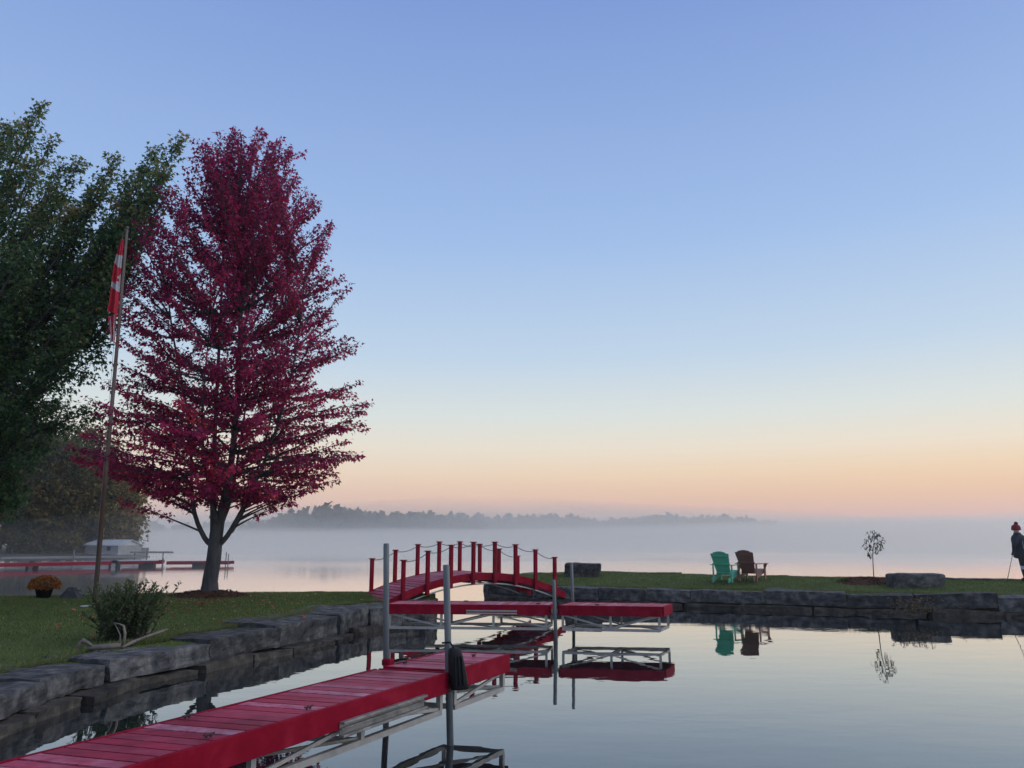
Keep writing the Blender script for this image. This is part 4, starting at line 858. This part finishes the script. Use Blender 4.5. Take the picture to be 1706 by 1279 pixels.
for (x, nm, lb, mm, rz) in ((1207,'lawn_chair','green slatted lawn chair facing the lake',GRN,-38), (1249,'lawn_chair','dark brown slatted lawn chair beside the green one',BRN,-42)):
    p = onz(x+2, 965, .69); p = Vector((p.x*25.9/p.y, 25.9, 0)); p.z = ground(p.x, p.y, BR)+.005; chair(nm, lb, p, R(rz), mm)
def block(px, py, Yd_, L, D, H, seed, label, rz):
    p = aty(px, py, Yd_); z = ground(p.x, Yd_, BR); o = link('stone_block', stone_mesh('stone_block', L, D, H+.1, seed, STONE, .06, .06), None, (p.x, Yd_, z+H/2-.05), (0,0,rz)); tag(o, label, 'stone block')
block(1524, 960, 23.9, 1.52, .7, .38, 61, 'long grey stone block resting on the grass right of the sapling', R(-6))
block(970, 950, 28.4, 1.28, .7, .46, 62, 'squared grey stone block on the grass beside the footbridge', R(-4))
sg = Vector((11.4, 24.95, 0)); sg.z = ground(sg.x, sg.y, BR)
mound('mulch_ring', 'low reddish mulch mound around the young sapling', (sg.x-.25,sg.y,sg.z), .95, .7, .13, 2, BR)
T = Tree(sg+Vector((0,0,.08)), 88); base = sg+Vector((0,0,.08))
top = aty(1457, 884, 24.95); st = T.limb([base, aty(1454,925,24.95), aty(1456,905,24.95), top], .016, .005, 6)
SAP = leafmat('sapling_leaf', [(0,(.02,.03,.016)),(1,(.06,.06,.03))], .25)
for (a, b_) in (((1454,925),(1438,909)),((1455,918),(1472,905)),((1455,915),(1441,897)),((1456,908),(1470,896)),((1456,902),(1446,888)),((1456,899),(1463,886)),((1454,928),(1447,921)),((1455,922),(1468,912)),((1456,893),(1452,882)),((1455,920),(1440,902)),((1455,912),(1468,901))):
    p, e = aty(*a, 24.95), aty(*b_, 24.95+T.r.uniform(-.35,.35)); T.wood.tube([p, p.lerp(e,.5)+Vector((0,0,.03)), e], [.006,.004,.002], 4, False)
    for k in range(11):
        q = p.lerp(e, .25+.8*k/10)+Vector((T.r.gauss(0,.025), T.r.gauss(0,.05), T.r.gauss(0,.02))); T.leaf(q, Vector((T.r.gauss(0,.5), T.r.gauss(0,.5), -.75)).normalized(), T.r.uniform(.09,.15), T.r.random())
T.finish('sapling', 'thin young sapling with sparse leaves on the point', 'sapling', GBARK, SAP, leafshape='long', nrm_up=.2)
# dry weeds in the wall
wz = onz(1530, 1004, .45); T = Tree((wz.x, wz.y-.05, .2), 99)
WEED = leafmat('dry_weed', [(0,(.06,.055,.025)),(1,(.17,.13,.07))], .3)
for q in range(60):
    b0 = Vector((wz.x+T.r.gauss(-.2,.35), wz.y+.05+T.r.gauss(0,.06), T.r.uniform(.1,.45))); e = b0+Vector((T.r.gauss(0,.13), T.r.uniform(-.28,.0), T.r.uniform(.08,.32)))
    T.wood.tube([b0, b0.lerp(e,.5)+Vector((0,0,.05)), e], [.004,.003,.002], 3, False)
    for k in range(8): T.leaf(b0.lerp(e, .2+.1*k), Vector((T.r.gauss(0,.6), T.r.gauss(-.2,.5), T.r.gauss(.2,.5))).normalized(), .07, T.r.random())
T.finish('weed_tuft', 'straggly dry weeds growing out of the wall below the stone block', 'weeds', GBARK, WEED, leafshape='long')

# ------------------------------------------------------------------ person at the right edge
pz0 = Vector((16.05*24.6/25, 24.6, 0)); pz0.x = (1710-853)/1322*24.6; pz0.z = ground(pz0.x, pz0.y, BR)
person = thing('person', 'person in dark jacket and red knit hat with a walking stick', 'person', pz0, R(0))
COAT = mat('navy_coat', (.012,.017,.026), (.022,.028,.04), 6, .85, .004, 30); TROU = mat('dark_trousers', (.014,.018,.022), (.022,.026,.03), 6, .85, .003, 40)
SKIN = mat('skin', (.46,.27,.21), (.42,.24,.19), 8, .55); HATM = mat('red_knit', (.22,.012,.03), (.14,.008,.02), 40, .95, .006, 60); PALE = mat('pale_band', (.5,.52,.56), (.38,.42,.45), 9, .7)
J = {'pel':(0,0,.88,.15),'wst':(-.02,0,1.08,.145),'chs':(-.04,0,1.28,.165),'nck':(-.075,0,1.44,.065),'hd0':(-.10,0,1.53,.075),'hd1':(-.115,0,1.62,.085),'hd2':(-.11,0,1.68,.06),
     'shl':(-.13,-.15,1.36,.085),'ell':(-.35,-.18,1.12,.068),'wrl':(-.33,-.12,.93,.045),'shr':(-.02,.17,1.37,.075),'elr':(.04,.25,1.10,.058),'wrr':(-.06,.24,.88,.04),
     'hil':(-.01,-.095,.82,.105),'knl':(-.08,-.10,.46,.078),'anl':(-.02,-.10,.10,.056),'tol':(-.17,-.12,.05,.046),'hir':(.01,.095,.82,.105),'knr':(.03,.10,.46,.078),'anr':(.07,.10,.10,.056),'tor':(-.06,.11,.05,.046)}
ED = [('pel','wst'),('wst','chs'),('chs','nck'),('nck','hd0'),('hd0','hd1'),('hd1','hd2'),('chs','shl'),('shl','ell'),('ell','wrl'),('chs','shr'),('shr','elr'),('elr','wrr'),('pel','hil'),('hil','knl'),('knl','anl'),('anl','tol'),('pel','hir'),('hir','knr'),('knr','anr'),('anr','tor')]
def hand(pref, w, d, side):
    ws = Vector(J[w][:3]); d = Vector(d).normalized(); pm = ws+d*.065; J[pref+'p'] = (*pm, .032); ED.append((w, pref+'p'))
def skin(name, J, ED, root, mats, fm, parent, sub=2):
    names = list(J); me = bpy.data.meshes.new(name); me.from_pydata([J[k][:3] for k in names], [(names.index(a), names.index(b_)) for a, b_ in ED], [])
    o = bpy.data.objects.new(name, me); col.objects.link(o); md_ = o.modifiers.new('skin', 'SKIN'); o.modifiers.new('sub', 'SUBSURF').levels = sub
    for i, k in enumerate(names):
        s = me.skin_vertices[0].data[i]; s.radius = (J[k][3], J[k][3]) if len(J[k]) == 4 else J[k][3:5]; s.use_root = (k == root)
    dg = bpy.context.evaluated_depsgraph_get(); me2 = bpy.data.meshes.new_from_object(o.evaluated_get(dg)); bpy.data.objects.remove(o)
    me2.name = name; me2.materials.clear()
    for m in mats: me2.materials.append(m)
    for p in me2.polygons: p.use_smooth = True; p.material_index = fm(p.center)
    return link(name, me2, parent)
# palms and fingers
for pre, w, d, f in (('L','wrl',(-.35,.25,-.9),-1),('Rr','wrr',(-.3,.0,-.95),1)):
    ws = Vector(J[w][:3]); d = Vector(d).normalized(); pm = ws+d*.055; J[pre+'p'] = (*pm, .030); ED.append((w, pre+'p'))
    sdv = d.cross(Vector((1,0,0))).normalized(); fw = Vector((-1,0,0))
    for k in range(4):
        b0 = pm+d*.025+sdv*(k-1.5)*.019; l = (.030,.034,.032,.026)[k]
        J[f'{pre}{k}a'] = (*b0, .0095); J[f'{pre}{k}b'] = (*(b0+d*l+fw*.012), .0085); J[f'{pre}{k}c'] = (*(b0+d*(l+.012)+fw*.034), .0075)
        ED += [(pre+'p', f'{pre}{k}a'), (f'{pre}{k}a', f'{pre}{k}b'), (f'{pre}{k}b', f'{pre}{k}c')]
    t0 = pm-sdv*.03+fw*.01; J[pre+'ta'] = (*t0, .011); J[pre+'tb'] = (*(t0+d*.025+fw*.028), .009); ED += [(pre+'p', pre+'ta'), (pre+'ta', pre+'tb')]
def pm_(c):
    if c.z > 1.48: return 1
    if c.z > .85 and not (abs(c.y) < .16 and c.z < .95 and c.x > -.2): return 0
    if c.x < -.24 or (c.y > .18 and c.z > .7): return 3
    if .40 < c.z < .50: return 4
    return 2 if c.z > .12 else 3
body = skin('body', J, ED, 'pel', [COAT, SKIN, TROU, BLACK, PALE], pm_, person)
# coat shell
V, Fc, nn = [], [], 24; secs = [(.72,.215,.225,-.01),(.74,.225,.235,-.01),(.86,.225,.235,-.015),(1.0,.21,.225,-.025),(1.15,.215,.23,-.04),(1.30,.215,.235,-.05),(1.39,.17,.20,-.06),(1.45,.105,.12,-.075),(1.50,.098,.10,-.085),(1.505,.085,.09,-.085)]
for z, rx, ry, cx in secs:
    for k in range(nn):
        a = 2*math.pi*k/nn; w_ = 1+.03*math.sin(a*5+z*9)
        V.append((cx+rx*math.cos(a)*w_, ry*math.sin(a)*w_, z+.012*math.sin(a*3)*(z < .8)))
for i in range(len(secs)-1):
    for k in range(nn): Fc.append((i*nn+k, i*nn+(k+1)%nn, (i+1)*nn+(k+1)%nn, (i+1)*nn+k))
ct = MB().add(V, Fc).build('coat', COAT, person, True)
MB().beam((-.10,-.232,1.25), (-.09,-.242,1.0), .012, .010).build('coat_stripe', PALE, ct)
# hat with pompom and face details (face turned left, away from the camera)
hd = Vector((-.115,0,1.63))
V, Fc = [], []; secs = [(-.055,.112),(-.05,.128),(.0,.132),(.008,.124),(.05,.124),(.09,.104),(.118,.066),(.13,.008)]
for z, r_ in secs:
    for k in range(24):
        a = 2*math.pi*k/24; rk = r_*(1+.025*(k % 2)); V.append((hd.x+.015+rk*math.cos(a)*1.03, hd.y+rk*math.sin(a)*.95, hd.z+z))
for i in range(len(secs)-1):
    for k in range(24): Fc.append((i*24+k, i*24+(k+1)%24, (i+1)*24+(k+1)%24, (i+1)*24+k))
Fc.append(tuple(7*24+k for k in range(24)))
hat = MB().add(V, Fc).build('hat', HATM, person, True)
m = MB()
r = random.Random(4)
for q in range(160):
    d = Vector((r.gauss(0,1), r.gauss(0,1), r.gauss(0,1))).normalized(); c_ = hd+Vector((.03,0,.155)); m.tube([c_, c_+d*.058], [.009,.006], 3)
m.build('pompom', HATM, hat)
MB().tube([hd+Vector((-.075,0,-.005)), hd+Vector((-.104,0,-.03)), hd+Vector((-.085,0,-.045))], [.012,.014,.010], 8).build('nose', SKIN, person, True)
MB().tube([hd+Vector((-.085,-.025,-.075)), hd+Vector((-.092,0,-.077)), hd+Vector((-.085,.025,-.075))], [.004,.007,.004], 6).build('mouth', mat('lips', (.32,.12,.11), (.28,.1,.1), 8, .5), person, True)
for s in (-1, 1):
    MB().lathe([(0,-.009),(.009,-.004),(.010,.002),(.005,.008),(0,.009)], 10, hd+Vector((-.083,s*.033,-.012))).build('eye', BLACK, person, True)
    MB().tube([hd+Vector((.02,s*.082,-.01)), hd+Vector((.022,s*.094,-.035)), hd+Vector((.01,s*.084,-.06))], [.010,.013,.008], 8).build('ear', SKIN, person, True)
# walking stick
wr = pz0+Vector(J['Lp'][:3]); tipx = aty(1677, 967, 24.5); tipx.z = ground(tipx.x, tipx.y, BR)
WST = mat('stick_shaft', (.06,.06,.065), (.1,.1,.1), 9, .5)
wst = thing('walking_stick', 'thin walking stick held by the person at the right edge', 'walking stick', tipx)
up_ = (wr+Vector((-.02,0,-.03))-tipx)
MB().tube([(0,0,0), up_], .010, 7).build('shaft', WST, wst, True)
MB().tube([up_*.98, up_*1.10], .016, 8).build('grip', BLACK, wst, True)

# ------------------------------------------------------------------ haze and lake mist
def volume(name, dens, color, aniso=0.0):
    m = bpy.data.materials.new(name); m.use_nodes = True; N, L = m.node_tree.nodes, m.node_tree.links; N.clear()
    o = N.new('ShaderNodeOutputMaterial'); v = N.new('ShaderNodeVolumePrincipled'); v.inputs['Color'].default_value = (*color, 1); v.inputs['Density'].default_value = dens; v.inputs['Anisotropy'].default_value = aniso
    L.new(v.outputs[0], o.inputs['Volume']); return m
hb_ = MB().box((0,0,0), (2*S+160, 2*S+160, 41)).build('haze', volume('haze_air', .0006, (.99,.99,1.0), .8), None, loc=(0,0,19.5)); hb_['kind'] = 'stuff'
MIST = [((-60,300,0),(430,235,5.5),.009), ((300,520,0),(600,430,16),.0042), ((-190,280,0),(260,150,4.2),.009), ((60,170,0),(220,110,2.6),.006), ((540,700,0),(680,540,25),.0034), ((-20,450,0),(430,330,24),.0034), ((-38,92,0),(70,62,7),.0035)]
rm_ = random.Random(77)
for q in range(14):                                # torn wisps lying low on the open lake
    y_ = rm_.uniform(95,330); MIST.append(((rm_.uniform(-.42,.62)*y_, y_, 0), (rm_.uniform(22,60)*y_/150, rm_.uniform(7,16), rm_.uniform(2.2,5.5)), rm_.uniform(.008,.02)))
for i, (c, r_, d) in enumerate(MIST):
    m = MB(); n, k = 64, 10; V = [(0,0,r_[2])]; Fc = []
    for j in range(1, k+1):
        t = j/k
        for q in range(n):
            a = 2*math.pi*q/n; wv = 1+.10*math.sin(3*a+i)+.06*math.sin(7*a+2*i)
            V.append((r_[0]*t*wv*math.cos(a), r_[1]*t*wv*math.sin(a), r_[2]*(1-t)**1.25*(1+.12*math.sin(5*a+i+4*t))+.02+.004*i))
    for q in range(n): Fc.append((0, 1+q, 1+(q+1)%n))
    for j in range(k-1):
        for q in range(n): Fc.append((1+j*n+q, 1+(j+1)*n+q, 1+(j+1)*n+(q+1)%n, 1+j*n+(q+1)%n))
    b0 = len(V); V += [(x, y, .012+.003*i) for x, y, z in V[1+(k-1)*n:1+k*n]]      # closed flat underside just above the water
    for q in range(n): Fc.append((1+(k-1)*n+q, b0+q, b0+(q+1)%n, 1+(k-1)*n+(q+1)%n))
    Fc.append(tuple(b0+q for q in range(n-1,-1,-1)))
    o = m.add(V, Fc).build('mist', volume('lake_mist', d, (1.0,.965,.91), .8), None, loc=c); tag(o, 'thin bank of morning mist lying on the lake', 'mist', 'mist banks', 'stuff')
